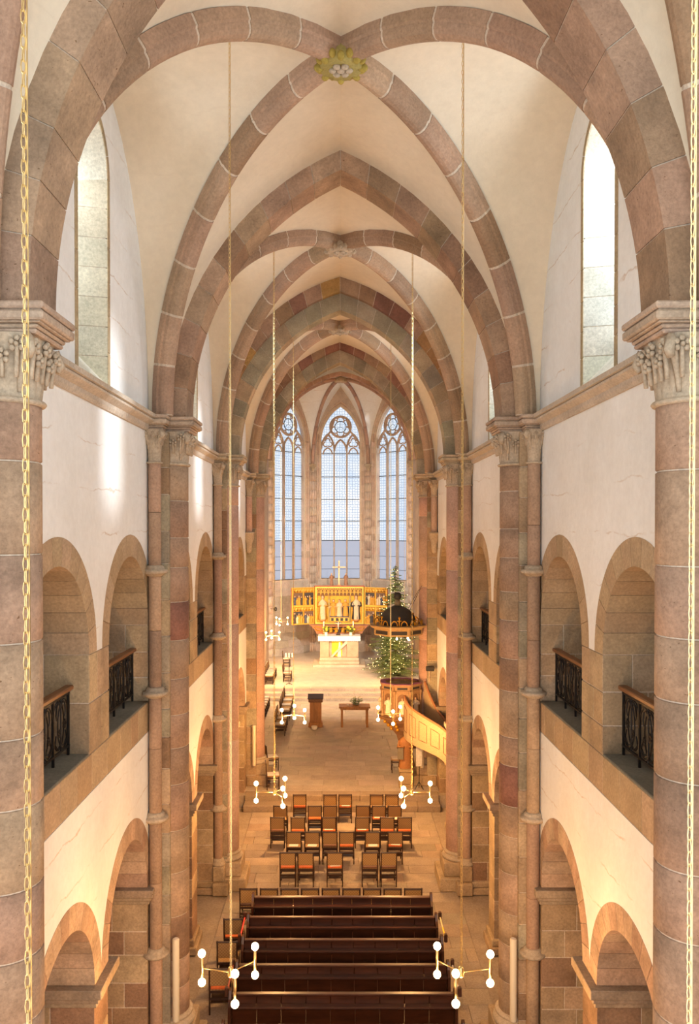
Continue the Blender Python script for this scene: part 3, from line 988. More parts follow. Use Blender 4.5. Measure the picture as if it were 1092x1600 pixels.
# apse polygon
h8 = RA * math.tan(PI/8)
poly = [(-RA, YB - .0), (-RA, YE - RA + h8), (-h8, YE), (h8, YE), (RA, YE - RA + h8), (RA, YB)]
BOSS = Vector((0, YB + .1, 17.55))
apse_pal = [(.50, .42, .36), (.47, .39, .33), (.53, .45, .38)]
def apse_face(i, with_window, name):
    A, B = Vector((*poly[i], 0)), Vector((*poly[i+1], 0))
    e = (B - A).normalized(); c = (A + B)/2; half = (B - A).length/2
    nrm = Vector((-e.y, e.x, 0))
    if nrm.dot(c - Vector((0, YB, 0))) < 0: nrm = -nrm
    tw = lambda u, v, d: tuple(c + e*u + nrm*d + Vector((0, 0, v)))
    w = empty(name); tag(w, kind='structure')
    top = pointed(half, 12.8, 5.0, 0, 14); top = top + [(-a, b) for a, b in top[::-1]][1:]
    outline_ = [(-half, ZC - .1), (half, ZC - .1)] + [(-a, b) for a, b in top]
    # --- window
    hw, zs, zsp, rise = 1.235, 5.50, 14.25, 2.32
    def ogive(off, n=14):
        l = pointed(hw, zsp, rise, off, n)
        return [(-hw - off, zs), ] + l + [(-a, b) for a, b in l[::-1]][1:] + [(hw + off, zs)]
    if not with_window:
        MB().prism(outline_, [], 0, .5, tw).build('wall_field', M['apse'], w, (.50, .42, .36)); return
    MB().prism(outline_, [ogive(.28)], 0, .12, tw).build('wall_field', M['apse'], w, (.55, .46, .39))
    # ashlar under the sill, course by course
    zz = ZC
    rr = 0
    while zz < zs - .1:
        zn = min(zz + .46, zs - .03); u = -half + .02
        u0 = u - (.5 if rr % 2 else 0)
        while u0 < half:
            un = u0 + random.uniform(.8, 1.15)
            a, b = max(u0, -half + .02), min(un, half - .02)
            if b - a > .1:
                MB().prism([(a + .006, zz + .006), (b - .006, zz + .006), (b - .006, zn - .006), (a + .006, zn - .006)], [], -.035, 0, tw).build(
                    'ashlar_block', M['apse'], w, jit(random.choice([(.44, .40, .35), (.47, .42, .37), (.41, .37, .33)]), .05))
            u0 = un
        zz = zn; rr += 1
    # sloping sill
    V = [tw(-hw - .28, zs - .55, -.04), tw(hw + .28, zs - .55, -.04), tw(hw + .02, zs + .02, .40), tw(-hw - .02, zs + .02, .40)]
    V += [tw(-hw - .28, zs - .62, -.04), tw(hw + .28, zs - .62, -.04)]
    MB().add(V, [(0, 1, 2, 3), (4, 5, 1, 0)]).build('window_sill', M['smooth_stone'], w, (.46, .43, .40))
    # moulded jambs, one stone per course, on both sides
    pr = [(.30, 0.0), (.30, -.05), (.25, -.07), (.21, -.03), (.19, .05), (.15, .03), (.10, .06), (.10, .13), (.05, .14), (.04, .22), (0, .22), (0, .40), (.30, .40)]
    for e_ in (-1, 1):
        z0 = zs - .35
        while z0 < zsp - .01:
            z1 = min(z0 + random.uniform(.40, .52), zsp)
            V = [tw(e_*(hw + a), z, d) for z in (z0 + .006, z1 - .006) for a, d in pr]
            m = len(pr)
            MB().add(V, [(j, (j+1) % m, m + (j+1) % m, m + j) for j in range(m)] + [tuple(range(m)), tuple(range(m, 2*m))]).build(
                'jamb_stone', M['smooth_stone'], w, jit(random.choice([(.56, .44, .36), (.52, .40, .32), (.59, .48, .40)]), .05))
            z0 = z1
        # moulded arch
        nseg = 6
        for q in range(nseg):
            t0, t1 = q/nseg + .003, (q+1)/nseg - .003
            V = []; K = 3
            for t in [t0 + (t1-t0)*x/K for x in range(K+1)]:
                for a, d in pr:
                    pp = pointed(hw, zsp, rise, a, 1, t, t)[0]
                    V.append(tw(-e_*pp[0], pp[1], d))
            m = len(pr)
            Fc = [(x*m + j, x*m + (j+1) % m, (x+1)*m + (j+1) % m, (x+1)*m + j) for x in range(K) for j in range(m)]
            MB().add(V, Fc + [tuple(range(m)), tuple(range(K*m, (K+1)*m))]).build('arch_stone', M['smooth_stone'], w, jit(random.choice([(.56, .44, .36), (.52, .40, .32), (.59, .48, .40)]), .05))
    MB().prism(ogive(.55), [ogive(.02)], .10, .45, tw).build('jamb_core', M['mortar'], w)
    # --- the glazed part is a window of its own
    global winno
    winno += 1
    wn = empty('window_%d' % winno); tag(wn, kind='structure')
    TC = jit((.47, .37, .31), .02)
    D = .26
    def bar(pts, r, name='tracery_bar', closed=False, mat='smooth_stone', color=TC, d=D):
        MB().tube([tw(u, v, d) for u, v in pts], r, 6, closed).build(name, M[mat], wn, color)
    lw = hw*2/3
    for u in (-lw/2, lw/2):
        MB().prism([(u - .045, zs), (u + .045, zs), (u + .045, 14.05), (u - .045, 14.05)], [], D - .10, D + .08, tw).build('mullion', M['smooth_stone'], wn, (.44, .35, .28))
    cr = .66; czz = zsp + 1.02
    bar(ring(0, czz, cr, 28, 0, 2*PI)[:-1], .085, 'rose_ring', True)
    for q in range(6):
        a = PI/2 + q*PI/3
        bar(ring(cr*.62*math.cos(a), czz + cr*.62*math.sin(a), cr*.33, 12, a - 2.1, a + 2.1), .04, 'rose_foil')
    bar(ring(0, czz, .36, 20, 0, 2*PI)[:-1], .03, 'inner_ring', True, 'lead', None)
    for q in range(3):
        a = PI/2 + q*2*PI/3
        bar([(0, czz), (.36*math.cos(a), czz + .36*math.sin(a))], .012, 'rose_spoke', False, 'lead', None)
    l = pointed(lw/2 - .02, 13.72, .72, 0, 8)
    bar(l + [(-a, b) for a, b in l[::-1]][1:], .07, 'light_arch')
    for e_ in (-1, 1):
        cx = e_*lw
        l = pointed(lw/2, 13.85, .95, 0, 8)
        bar([(cx + a, b) for a, b in l] + [(cx - a, b) for a, b in l[::-1]][1:], .07, 'light_arch')
        for q in range(3):
            a = PI/2 + q*2*PI/3
            bar(ring(cx + .155*math.cos(a), 14.22 + .155*math.sin(a), .145, 10, a - 1.9, a + 1.9), .042, 'trefoil')
        l = pointed(lw/2 - .12, 13.5, .42, 0, 6)
        bar([(cx + a, b) for a, b in l] + [(cx - a, b) for a, b in l[::-1]][1:], .05, 'light_head')
        bar([(e_*hw, 14.2), (e_*.62, 15.0), (e_*.40, 15.75)], .07, 'tracery_branch')
    # iron stay bars across the lights
    for v in (13.55, 12.05, 10.6, 9.2, 7.95):
        bar([(-hw, v), (hw, v)], .028, 'stay_bar', False, 'lead', None, D + .10)
    for v in (6.95, 6.1):
        bar([(-hw, v), (hw, v)], .014, 'stay_bar', False, 'lead', None, D + .10)
    # leaded panes above, plain grey panels below, one per light
    og = ogive(0)
    mat4 = Matrix((( e.x, 0, nrm.x, 0), (e.y, 0, nrm.y, 0), (0, 1, nrm.z, 0), (0, 0, 0, 1)))
    mat4 = Matrix.Translation(c + nrm*(D + .14)) @ mat4
    top_og = [p for p in og if p[1] > 7.9]
    for q in (-1, 0, 1):
        x0, x1 = q*lw - lw/2, q*lw + lw/2
        zt = 13.75
        o = MB().add([(x0, 7.95, 0), (x1, 7.95, 0), (x1, zt, 0), (x0, zt, 0)], [(0, 1, 2, 3)]).build('leaded_pane', M['glass'], wn); o.matrix_local = mat4
        o = MB().add([(x0, zs, 0), (x1, zs, 0), (x1, 7.95, 0), (x0, 7.95, 0)], [(0, 1, 2, 3)]).build('grey_panel', M['panel'], wn); o.matrix_local = mat4
    hd = [(-hw, 13.75)] + [p for p in og[1:-1]] + [(hw, 13.75)]
    tri = tessellate_polygon([[Vector((a, b, 0)) for a, b in hd]])
    o = MB().add([(a, b, 0) for a, b in hd], [tuple(t) for t in tri]).build('leaded_head', M['glass'], wn); o.matrix_local = mat4
apse_face(0, False, 'wall_apse_left')
apse_face(1, True, 'wall_apse_north')
apse_face(2, True, 'wall_apse_east')
apse_face(3, True, 'wall_apse_south')
apse_face(4, False, 'wall_apse_right')
# apse responds, ribs, webs
av = empty('ceiling_apse'); tag(av, kind='structure')
spr = []
for i in (1, 2, 3, 4):
    x, y = poly[i]
    d = (Vector((0, YB, 0)) - Vector((x, y, 0))).normalized()
    q = Vector((x, y, 0)) + d*.10
    spr.append(q)
    z0 = ZC
    while z0 < 12.4:
        z1 = min(z0 + random.uniform(.45, .6), 12.45)
        mb = MB().lathe([(.09, z0 + .006), (.09, z1 - .006)], 12, q.x, q.y)
        for e_ in (-1, 1):
            tq = Vector((-d.y, d.x, 0))*e_*.15
            mb.lathe([(.06, z0 + .006), (.06, z1 - .006)], 8, q.x + tq.x, q.y + tq.y)
            mb.lathe([(.05, z0 + .006), (.05, z1 - .006)], 8, q.x + tq.x*1.8, q.y + tq.y*1.8)
        mb.build('respond_stone', M['smooth_stone'], av, jit(random.choice([(.58, .48, .41), (.61, .51, .44), (.53, .42, .35)]), .05), True)
        z0 = z1
    b = capital(.09, .19, 12.42, 12.85, 24, 8); f = foliage(.10, .2, 12.42, 12.85)
    for mb, nm in ((b, 'respond_capital'), (f, 'respond_foliage')):
        mb.v = [(v[0] + q.x, v[1] + q.y, v[2]) for v in mb.v]
        mb.build(nm, M['carved'], av, None, True)
def arib(q, t, up=0.0):
    an = t*PI/2
    return Vector((q.x + (BOSS.x - q.x)*(1 - math.cos(an)), q.y + (BOSS.y - q.y)*(1 - math.cos(an)), 12.85 + (BOSS.z - 12.85)*math.sin(an) + up))
ends = [Vector((-RA + .05, YB, 0))] + spr + [Vector((RA - .05, YB, 0))]
for q in ends:
    for i in range(6):
        MB().tube([arib(q, (i + x/4)/6 + (.002 if x == 0 else 0)) for x in range(5)], .115, 8).build('rib_block', M['smooth_stone'], av, jit(random.choice([(.46, .31, .25), (.42, .28, .22)]), .05), True)
b = MB().lathe([(.05, .25), (.30, .15), (.36, .0), (.28, -.08), (0, -.08)], 20)
for i in range(10):
    b.sphere((.33*math.cos(i*PI/5), .33*math.sin(i*PI/5), -.03), .08, 6, 4)
b.v = [(v[0] + BOSS.x, v[1] + BOSS.y, v[2] + BOSS.z - .1) for v in b.v]
b.build('vault_boss', M['carved'], av, None, True)
for i in range(5):
    A, B = poly[i], poly[i+1]
    qa, qb = ends[i], ends[i+1]
    half = (Vector(A) - Vector(B)).length/2
    for e_ in (0, 1):
        q = qa if e_ == 0 else qb
        V = []; n1, n2 = 12, 6
        for a in range(n1 + 1):
            t = a/n1
            pp = pointed(half, 12.8, 5.0, 0, 1, t, t)[0]
            k = (pp[0] + half)/(2*half)
            if e_: k = 1 - k
            pw = Vector((A[0] + (B[0]-A[0])*k, A[1] + (B[1]-A[1])*k, pp[1]))
            pr_ = arib(q, t, .05)
            for j in range(n2 + 1):
                pt = pw.lerp(pr_, j/n2); pt.z += .15*math.sin(PI*j/n2)*t
                V.append(tuple(pt))
        MB().add(V, [(a*(n2+1)+j, a*(n2+1)+j+1, (a+1)*(n2+1)+j+1, (a+1)*(n2+1)+j) for a in range(n1) for j in range(n2)]).build('vault_web', M['plaster'], av, None, True)
# closing wall over the apse mouth
cl = MB()
for e_, q in ((-1, ends[0]), (1, ends[-1])):
    pts = [arib(q, i/16) for i in range(17)]
    poly_ = [(p.x, p.z - .05) for p in pts] + [(0, 19.1), (e_*(RA + .3), 19.1), (e_*(RA + .3), 12.8)]
    cl.prism(poly_, [], YB + .0, YB + .12, twx)
tag(cl.build('wall_apse_mouth', M['plaster']), kind='structure')
# pink arch in front of the apse
fa = empty('transverse_arch'); tag(fa, 'thin dark pink rib arch at the mouth of the apse above the windows', 'arch')
order(fa, RA - .25, 4.9, .22, YB - .55, YB - .25, 12, ([(.42, .27, .21)], [(.46, .31, .24)]), True, 12.75)
MB().box(-RA-.5, RA+.5, 28.1, YE + .8, 19.0, 19.2).build('ceiling_roof', M['plaster'])['kind'] = 'structure'
# ------------------------------------------------------------------ gallery railings
def railing_proto(L=2.23):
    r = empty('gallery_railing')
    x = 0.0
    MB().cbox(-.055, .055, -L/2, L/2, .78, .835, .012).build('handrail', M['rail_wood'], r)
    b = MB().box(-.012, .012, -L/2 + .02, L/2 - .02, .735, .765); b.build('top_bar', M['iron'], r)
    b = MB().box(-.012, .012, -L/2 + .02, L/2 - .02, .10, .125); b.build('bottom_bar', M['iron'], r)
    npan = 4
    w = (L - .10)/npan
    for i in range(npan + 1):
        y = -L/2 + .05 + i*w
        MB().box(-.014, .014, y - .014, y + .014, 0.0, .76).build('post', M['iron'], r)
    for i in range(npan):
        y0 = -L/2 + .05 + i*w; yc = y0 + w/2
        b = MB().tube([(0, yc, .12), (0, yc, .75)], .011, 6)
        # crossing ovals and drooping leaves
        for c, e in ((yc - w*.12, 1), (yc + w*.12, -1)):
            b.tube([(e*.008, c + w*.36*math.cos(a), .43 + .29*math.sin(a)) for a in [2*PI*q/20 for q in range(20)]], .009, 5, True)
        for e in (-1, 1):
            b.tube([(0, yc, .62), (0, yc + e*w*.12, .70), (0, yc + e*w*.26, .66), (0, yc + e*w*.30, .56), (0, yc + e*w*.25, .50)], .009, 5, rads=[.009, .011, .012, .009, .005])
            b.tube([(0, yc, .20), (0, yc + e*w*.2, .16), (0, yc + e*w*.38, .24), (0, yc + e*w*.30, .33)], .008, 5)
        b.build('scroll_panel', M['iron'], r)
        f = MB()
        for q in range(5):
            a = 2*PI*q/5
            f.sphere((-.012, yc + w*(.17 if i % 2 else -.17) + .035*math.cos(a), .42 + .035*math.sin(a)), .026, 6, 4, .5)
            f.sphere((-.012, yc - w*(.17 if i % 2 else -.17) + .03*math.cos(a), .34 + .03*math.sin(a)), .022, 6, 4, .5)
        f.build('rosette', M['iron'], r)
    return r
proto = railing_proto(); used = False
pos_txt = {(1, 0): 'nearest the great leaf-capital pier', (1, 1): 'next to the loudspeaker pier',
           (2, 1): 'just before the crossing pier', (3, 0): 'above the crossing'}
for s in (-1, 1):
    for B in BAYS:
        if B['k'] == 0: continue
        for j, (g0, g1) in enumerate(B['g']):
            if (B['k'], j) == (2, 0): continue
            o = proto if not used else copy_tree(proto); used = True
            o.location = (s*(W + .24), (g0 + g1)/2, 6.02)
            o.scale = (s, (g1 - g0)/2.23, 1)
            tag(o, 'black scrollwork railing with handrail, gallery arch %s, %s' % (pos_txt[B['k'], j], WHERE[s]), 'railing', 'gallery railings')

# ------------------------------------------------------------------ chandeliers
def chain_mesh(L):
    b = MB(); n = int(L/.052)
    for i in range(n):
        z = .10 + i*.052
        e = i % 2
        pts = []
        for q in range(8):
            a = 2*PI*q/8
            r, h = .010*math.cos(a), .022*math.sin(a) + (.010 if math.sin(a) > 0.1 else -.010 if math.sin(a) < -.1 else 0)
            pts.append((r if e else 0, 0 if e else r, z + h))
        b.tube(pts, .0032, 4, True)
    b.tube([(.016, 0, .08), (.016, 0, n*.052 + .08)], .0035, 4)
    return b
def chandelier(name='chandelier', L=11.25):
    r = empty(name)
    MB().lathe([(.0, -.055), (.032, -.05), (.036, -.04), (.036, .035), (.026, .06), (.012, .075), (0, .08)], 16).build('hub', M['brass'], r, None, True)
    chain_mesh(L).build('chain', M['brass'], r)
    MB().lathe([(.0, L + .04), (.03, L + .05), (.035, L + .16), (0, L + .16)], 12).build('ceiling_rose', M['brass'], r)
    for q in range(3):
        a = 2*PI*q/3
        c, s_ = math.cos(a), math.sin(a)
        MB().tube([(c*.03, s_*.03, 0), (c*.38, s_*.38, 0)], .007, 6).build('arm', M['brass'], r)
        t = MB().lathe([(.0, -.135), (.018, -.13), (.018, .13), (0, .135)], 12, c*.38, s_*.38).build('lamp_tube', M['brass'], r, None, True)
        for e in (-1, 1):
            MB().sphere((c*.38, s_*.38, e*.178), .047, 14, 10, 1, 1, 1.06).build('bulb', M['bulb'], t, None, True)
    return r
ch0 = chandelier(); chused = False
spots = []
for (x, y, z, rot, lab) in [
    (-1.40, 3.5, 3.35, 40, 'brass three-arm chandelier hung on the nearest long chain, opposite the pulpit'),
    (1.40, 3.5, 3.35, 20, 'brass three-arm chandelier hung on the nearest long chain, pulpit side'),
    (-1.40, 10.05, 3.35, 45, 'brass three-arm chandelier with globe bulbs over the pew ends opposite the pulpit'),
    (1.40, 10.05, 3.35, 12.5, 'brass three-arm chandelier with globe bulbs over the pew ends on the pulpit side'),
    (-1.40, 16.95, 3.35, 180, 'brass chandelier over the loose chairs, opposite the pulpit'),
    (1.40, 16.95, 3.35, 0, 'brass chandelier over the loose chairs, pulpit side'),
    (-1.40, 24.0, 3.35, 90, 'brass chandelier glowing beside the wooden lectern'),
    (1.40, 24.0, 3.35, 38, 'brass chandelier glowing before the painted pulpit'),
    (-3.40, 41.2, 3.42, 100, 'brass chandelier above the chancel chairs by the candle stand'),
    (3.15, 41.2, 3.42, 60, 'brass chandelier behind the pulpit canopy near the fir tree'),
    (-3.35, 46.8, 3.50, 140, 'brass chandelier next to the left wing of the golden altarpiece')]:
    o = ch0 if not chused else copy_tree(ch0); chused = True
    o.location = (x, y, z); o.rotation_euler = (0, 0, math.radians(rot))
    tag(o, lab, 'chandelier', 'brass chandeliers')
    ld = bpy.data.lights.new('chandelier_light', 'POINT'); lo = bpy.data.objects.new('chandelier_light', ld)
    link(lo); lo.location = (x, y, z - .30)
    ld.color = (1.0, 0.50, 0.17); ld.energy = BULB_W*(1.0 if y < 12 else 1.0 if y < 20 else 2.1 if y < 30 else 2.4); ld.shadow_soft_size = .12

ORD = ['first', 'second', 'third', 'fourth', 'fifth', 'sixth', 'seventh', 'eighth', 'ninth', 'tenth', 'eleventh']
# ------------------------------------------------------------------ pews
def pew_proto():
    p = empty('pew')
    X = 1.86
    MB().cbox(-X, X, -.045, .045, .915, .955, .010).build('top_rail', M['pew'], p)
    bw = 2*X/9
    for i in range(9):
        MB().cbox(-X + i*bw + .004, -X + (i+1)*bw - .004, -.018, .018, .10, .915, .006).build('back_panel', M['pew'], p)
    bl = MB().cbox(-X, X, -.17, -.018, .765, .79, .008).build('book_ledge', M['pew'], p)
    MB().cbox(-X, X, -.175, -.155, .79, .81, .006).build('ledge_lip', M['pew'], bl)
    MB().cbox(-X, X, .018, .40, .42, .45, .01).build('seat', M['pew'], p)
    MB().cbox(-X, X, -.20, -.06, .10, .13, .01).build('foot_rail', M['pew'], p)
    for e in (-1, 1):
        b = MB()
        prof = [(-.20, 0), (.42, 0), (.42, .46), (.30, .60), (.12, .74), (.07, 1.0), (.03, 1.03), (-.05, 1.02), (-.10, .90), (-.20, .82)]
        b.prism(prof, [], 0, .045, lambda u, v, d: (e*(X + d), u, v)); b.build('end_panel', M['pew'], p)
    return p
pp = pew_proto()
for i in range(8):
    o = pp if i == 0 else copy_tree(pp)
    o.location = (-.02, 17.52 - .915*i, 0)
    tag(o, 'long dark red-brown wooden pew, %s behind the row of chairs' % ORD[i], 'pew', 'pews in the nave')
for x, y0, y1, col, lab in ((-1.97, 15.69, 16.60, (.75, .06, .05), 'red barrier bar closing the pew end opposite the pulpit'),
                            (1.94, 15.69, 16.60, (.75, .62, .35), 'white and yellow barrier bar closing the pew end on the pulpit side'),
                            (1.94, 13.86, 14.77, (.85, .80, .72), 'white barrier bar across the nearer pew ends, pulpit side'),
                            (-1.97, 13.86, 14.77, (.45, .10, .06), 'dull red barrier bar across the nearer pew ends, opposite the pulpit')):
    r = empty('barrier_bar'); tag(r, lab, 'barrier')
    MB().tube([(x, y0, .95), (x, y1, .95)], .016, 8).build('bar', M['col'], r, col)
    for y in (y0, y1): MB().cbox(x - .03, x + .03, y - .04, y + .04, .90, 1.05, .01).build('bracket', M['pew'], r)
    if col[1] > .6 and col[2] < .5: MB().tube([(x, y0, .95), (x, (y0+y1)/2, .95)], .0175, 8).build('band', M['col'], r, (.85, .60, .05))

# ------------------------------------------------------------------ chairs
def chair_meshes():
    ms = {}
    def mk(n, b, m): me = b.mesh(n); me.materials.append(M[m]); ms[n] = me
    mk('top_rail', MB().tube([(-.203, -.03, .855), (.203, -.03, .855)], .017, 8), 'chair_wood')
    V = []
    b = MB().cbox(-.175, .175, -.028, -.006, .545, .835, .006); mk('back_panel', b, 'weave')
    mk('rear_post', MB().tube([(0, .015, 0), (0, .01, .44), (0, -.03, .875)], .016, 6), 'chair_wood')
    mk('front_leg', MB().cbox(-.016, .016, -.016, .016, 0, .44, .004), 'chair_wood')
    mk('seat', MB().cbox(-.19, .19, .01, .42, .425, .455, .01), 'weave')
    mk('cushion', MB().cbox(-.175, .175, .01, .40, .456, .492, .016), 'col')
    mk('rear_stretcher', MB().cbox(-.185, .185, .0, .022, .27, .315, .004), 'chair_wood')
    mk('front_stretcher', MB().cbox(-.18, .18, .385, .405, .22, .25, .004), 'chair_wood')
    mk('side_rail', MB().cbox(-.01, .01, .01, .40, .36, .40, .004), 'chair_wood')
    mk('book_shelf', MB().cbox(-.175, .175, .03, .36, .20, .215, .004), 'chair_wood')
    mk('seat_rail', MB().cbox(-.19, .19, -.004, .01, .40, .45, .003), 'chair_wood')
    return ms
CM = chair_meshes()
def chair(x, y, z, rz, label, group, cushion=None):
    c = empty('church_chair', (x, y, z), rz)
    tag(c, label, 'chair', group)
    for n in ('top_rail', 'back_panel', 'seat', 'rear_stretcher', 'front_stretcher', 'book_shelf', 'seat_rail'):
        inst(n, CM[n], c)
    for e in (-1, 1):
        inst('leg', CM['rear_post'], c, (e*.187, 0, 0)); inst('leg', CM['front_leg'], c, (e*.18, .395, 0)); inst('side_rail', CM['side_rail'], c, (e*.183, 0, 0))
    if cushion: inst('cushion', CM['cushion'], c, color=cushion)
    return c
REDC, BRNC = (.62, .14, .03), (.17, .075, .045)
def sheet(x, y, z, rz, lab, group):
    o = MB().cbox(-.12, .12, -.08, .08, 0, .006, .002).build('song_sheet', M['paper'])
    o.location = (x, y, z); o.rotation_euler = (0, 0, rz)
    tag(o, lab, 'paper', group)
rows = [  # top-rail height in the photo, chairs as (left, right, cushion, sheet)
    (592, 1, 'loose row nearest pews', [(190, 282, 'r', 0), (285, 378, 'r', 0), (443, 533, 'r', 1), (630, 722, 'b', 0), (730, 825, 'b', 0)]),
    (482, 2, 'second loose row from pews', [(225, 313, 0, 1), (323, 410, 0, 1), (418, 505, 'b', 0), (508, 595, 'r', 0), (647, 733, 0, 1), (768, 855, 'r', 1)]),
    (404, 3, 'middle loose row', [(140, 222, 'b', 0), (248, 333, 'r', 0), (415, 500, 'r', 1), (593, 678, 'r', 1), (727, 810, 'r', 0), (820, 903, 'r', 0)]),
    (342, 4, 'fourth loose row from pews', [(155, 238, 0, 1), (342, 420, 'r', 0), (422, 503, 0, 0), (598, 678, 0, 0), (683, 765, 'r', 1), (768, 848, 0, 1)]),
    (282, 5, 'loose row by crossing steps', [(262, 338, 'r', 0), (425, 500, 0, 1), (506, 582, 'r', 1), (673, 750, 0, 0), (757, 830, 0, 0)])]
for ty, rn, txt, L in rows:
    y_px = 1160 + ty/3.4125
    d = F*(CAM.z - .865)/(y_px - VPY)
    for ci, (a, b, cu, sh) in enumerate(L):
        nth = ORD[len(L) - 1 - ci]
        px = 380 + (a + b)/2/3.4125
        x = CAM.x + (px - VPX)*d/F
        w = {'r': 'red cushion', 'b': 'brown cushion', 0: 'bare seat'}[cu]
        lab = 'woven-back chair with %s, %s from pulpit end, %s' % (w, nth, txt)
        chair(x, d, 0, random.uniform(-.03, .03), lab, 'loose chairs before the crossing', {'r': jit(REDC, .1), 'b': BRNC, 0: None}[cu])
        if sh: sheet(x + random.uniform(-.02, .02), d + .12, .456 if cu == 0 else .493, random.uniform(-.15, .15), 'white song sheet on chair %s from pulpit end, %s' % (nth, txt), 'song sheets on the chairs')
for i in range(9):
    px = 387.5 + i*32.3
    d = F*(CAM.z - .865)/(1391 - VPY) + .02
    chair(CAM.x + (px - VPX)*d/F, d, 0, 0, 'woven-back chair, %s from pulpit end of tight row against first pew' % ORD[8 - i], 'chairs against the first pew', BRNC if i == 0 else None)
for x, y, cu, t in ((-2.20, 16.72, 'r', 'beside the second pew with orange-red cushion'), (-2.20, 15.80, None, 'beside the third pew with bare woven seat'), (-2.20, 14.83, 'r', 'beside the fourth pew with orange-red cushion')):
    chair(x - .02, y, 0, .03, 'single woven-back chair ' + t, 'chairs beside the pews', jit(REDC) if cu else None)
# chancel seats, facing across
EAST = -PI/2
for i in range(11):
    y = 33.6 + i*.52 + (.55 if i > 3 else 0)
    chair(-2.68 if i < 4 else -2.66, y, ZP, EAST + random.uniform(-.05, .05), ('dark slim chair, %s from chancel steps in front choir row by the lectern' % ORD[10 - i]),
          'front choir chairs', (.55, .50, .44) if i % 2 == 0 else None)
for i in range(8):
    chair(-3.75, 35.0 + i*.55, ZP, EAST, 'dark slim chair, %s from chancel steps in rear choir row' % ORD[7 - i], 'rear choir chairs', (.55, .48, .40))
for i in range(5):
    chair(-3.85, 42.2 + i*.56, ZC, EAST, 'chair along chancel wall, %s from the steps' % ORD[i], 'chancel wall chairs', (.5, .42, .36))
for i in range(2):
    chair(-2.98, 42.9 + i*.75, ZC, EAST, 'chair beside the candle stand, %s of the pair from it' % ORD[i], 'chancel pair chairs', (.55, .46, .4))
chair(-3.3, 47.6, ZC, EAST, 'lone chair near the left wing of the altarpiece', None, (.6, .52, .46))
chair(-2.42, 26.68, ZP, EAST + .12, 'dark chair with white pad by the chancel pier opposite the pulpit', None, (.75, .72, .68))
chair(-2.62, 28.75, ZP, EAST + .3, 'dark chair half hidden behind the chancel pier opposite the pulpit', None, (.75, .72, .68))
chair(2.12, 28.55, ZP, EAST + PI, 'dark chair peeping out behind the pulpit statue pedestal', None, (.6, .5, .4))
# ------------------------------------------------------------------ lectern, table, candle stand
x, y = ground(493, 1135.5, ZP)
l = empty('lectern', (x, y, ZP)); tag(l, 'reddish wooden lectern with flared top and base', 'lectern')
MB().cbox(-.30, .30, -.22, .22, 0, .20, .015).build('base', M['light_wood'], l)
MB().cbox(-.245, .245, -.17, .17, .20, 1.05, .012).build('column', M['light_wood'], l)
lh = MB().cbox(-.30, .30, -.22, .22, 1.05, 1.20, .012).build('head', M['rail_wood'], l)
b = MB().add([(-.33, -.25, 1.19), (.33, -.25, 1.19), (.33, .25, 1.30), (-.33, .25, 1.30), (-.33, -.25, 1.22), (.33, -.25, 1.22), (.33, .25, 1.33), (-.33, .25, 1.33)],
             [(0,3,2,1),(4,5,6,7),(0,1,5,4),(1,2,6,5),(2,3,7,6),(3,0,4,7)]); b.build('book_rest', M['chair_wood'], lh)
x, y = ground(491, 1141, ZP)
w = empty('candle_bowl', (x, y, ZP)); tag(w, 'small white bowl candle on the floor at the lectern foot', 'candle')
MB().lathe([(.09, 0), (.12, .04), (.125, .15), (.11, .155), (.10, .13), (0, .12)], 16).build('bowl', M['wax'], w, None, True)
MB().lathe([(.0, .12), (.06, .12), (.06, .15), (0, .15)], 10).build('wax', M['wax'], w)
x, y = ground(554, 1137.5, ZP)
t = empty('communion_table', (x, y + .35, ZP)); tag(t, 'plain orange wood table beside the lectern', 'table')
MB().cbox(-.66, .66, -.36, .36, .80, .86, .008).build('table_top', M['light_wood'], t)
MB().cbox(-.60, .60, -.30, -.27, .72, .80, .004).build('apron', M['light_wood'], t)
MB().cbox(-.60, .60, .27, .30, .72, .80, .004).build('apron', M['light_wood'], t)
for ex in (-1, 1):
    for ey in (-1, 1):
        MB().cbox(ex*.53 - .045, ex*.53 + .045, ey*.30 - .045, ey*.30 + .045, 0, .80, .006).build('leg', M['light_wood'], t)
v = empty('plant_bowl', (x + .06, y + .4, ZP + .86)); tag(v, 'low bowl with green sprigs on the wooden table', 'plant')
MB().lathe([(.06, 0), (.13, .02), (.16, .06), (.14, .06), (0, .04)], 16).build('bowl', M['smooth_stone'], v, (.3, .28, .22), True)
def sprigs(parent, n, R, H, mat, seed, lw=.035, ll=.11, name='foliage', z0=.04):
    rnd = random.Random(seed); b = MB()
    for i in range(n):
        a = rnd.uniform(0, 2*PI); t = rnd.uniform(.2, 1)
        r = R*rnd.uniform(.2, 1); base = Vector((r*.25*math.cos(a), r*.25*math.sin(a), z0)); tip = Vector((r*math.cos(a), r*math.sin(a), z0 + H*rnd.uniform(.35, 1)))
        b.tube([base, base.lerp(tip, .5) + Vector((0, 0, .02)), tip], .004, 4)
        for q in range(5):
            p = base.lerp(tip, .35 + .15*q); an = rnd.uniform(0, 2*PI)
            dv = Vector((math.cos(an), math.sin(an), rnd.uniform(.1, .8))).normalized()*ll*rnd.uniform(.6, 1.1)
            sd_ = dv.cross(Vector((0, 0, 1))).normalized()*lw*.5
            b.add([tuple(p), tuple(p + dv*.5 + sd_), tuple(p + dv), tuple(p + dv*.5 - sd_ + Vector((0, 0, .008)))], [(0, 1, 2), (0, 2, 3)])
    return b.build(name, mat, parent)
sprigs(v, 34, .36, .30, M['leaf'], 3)
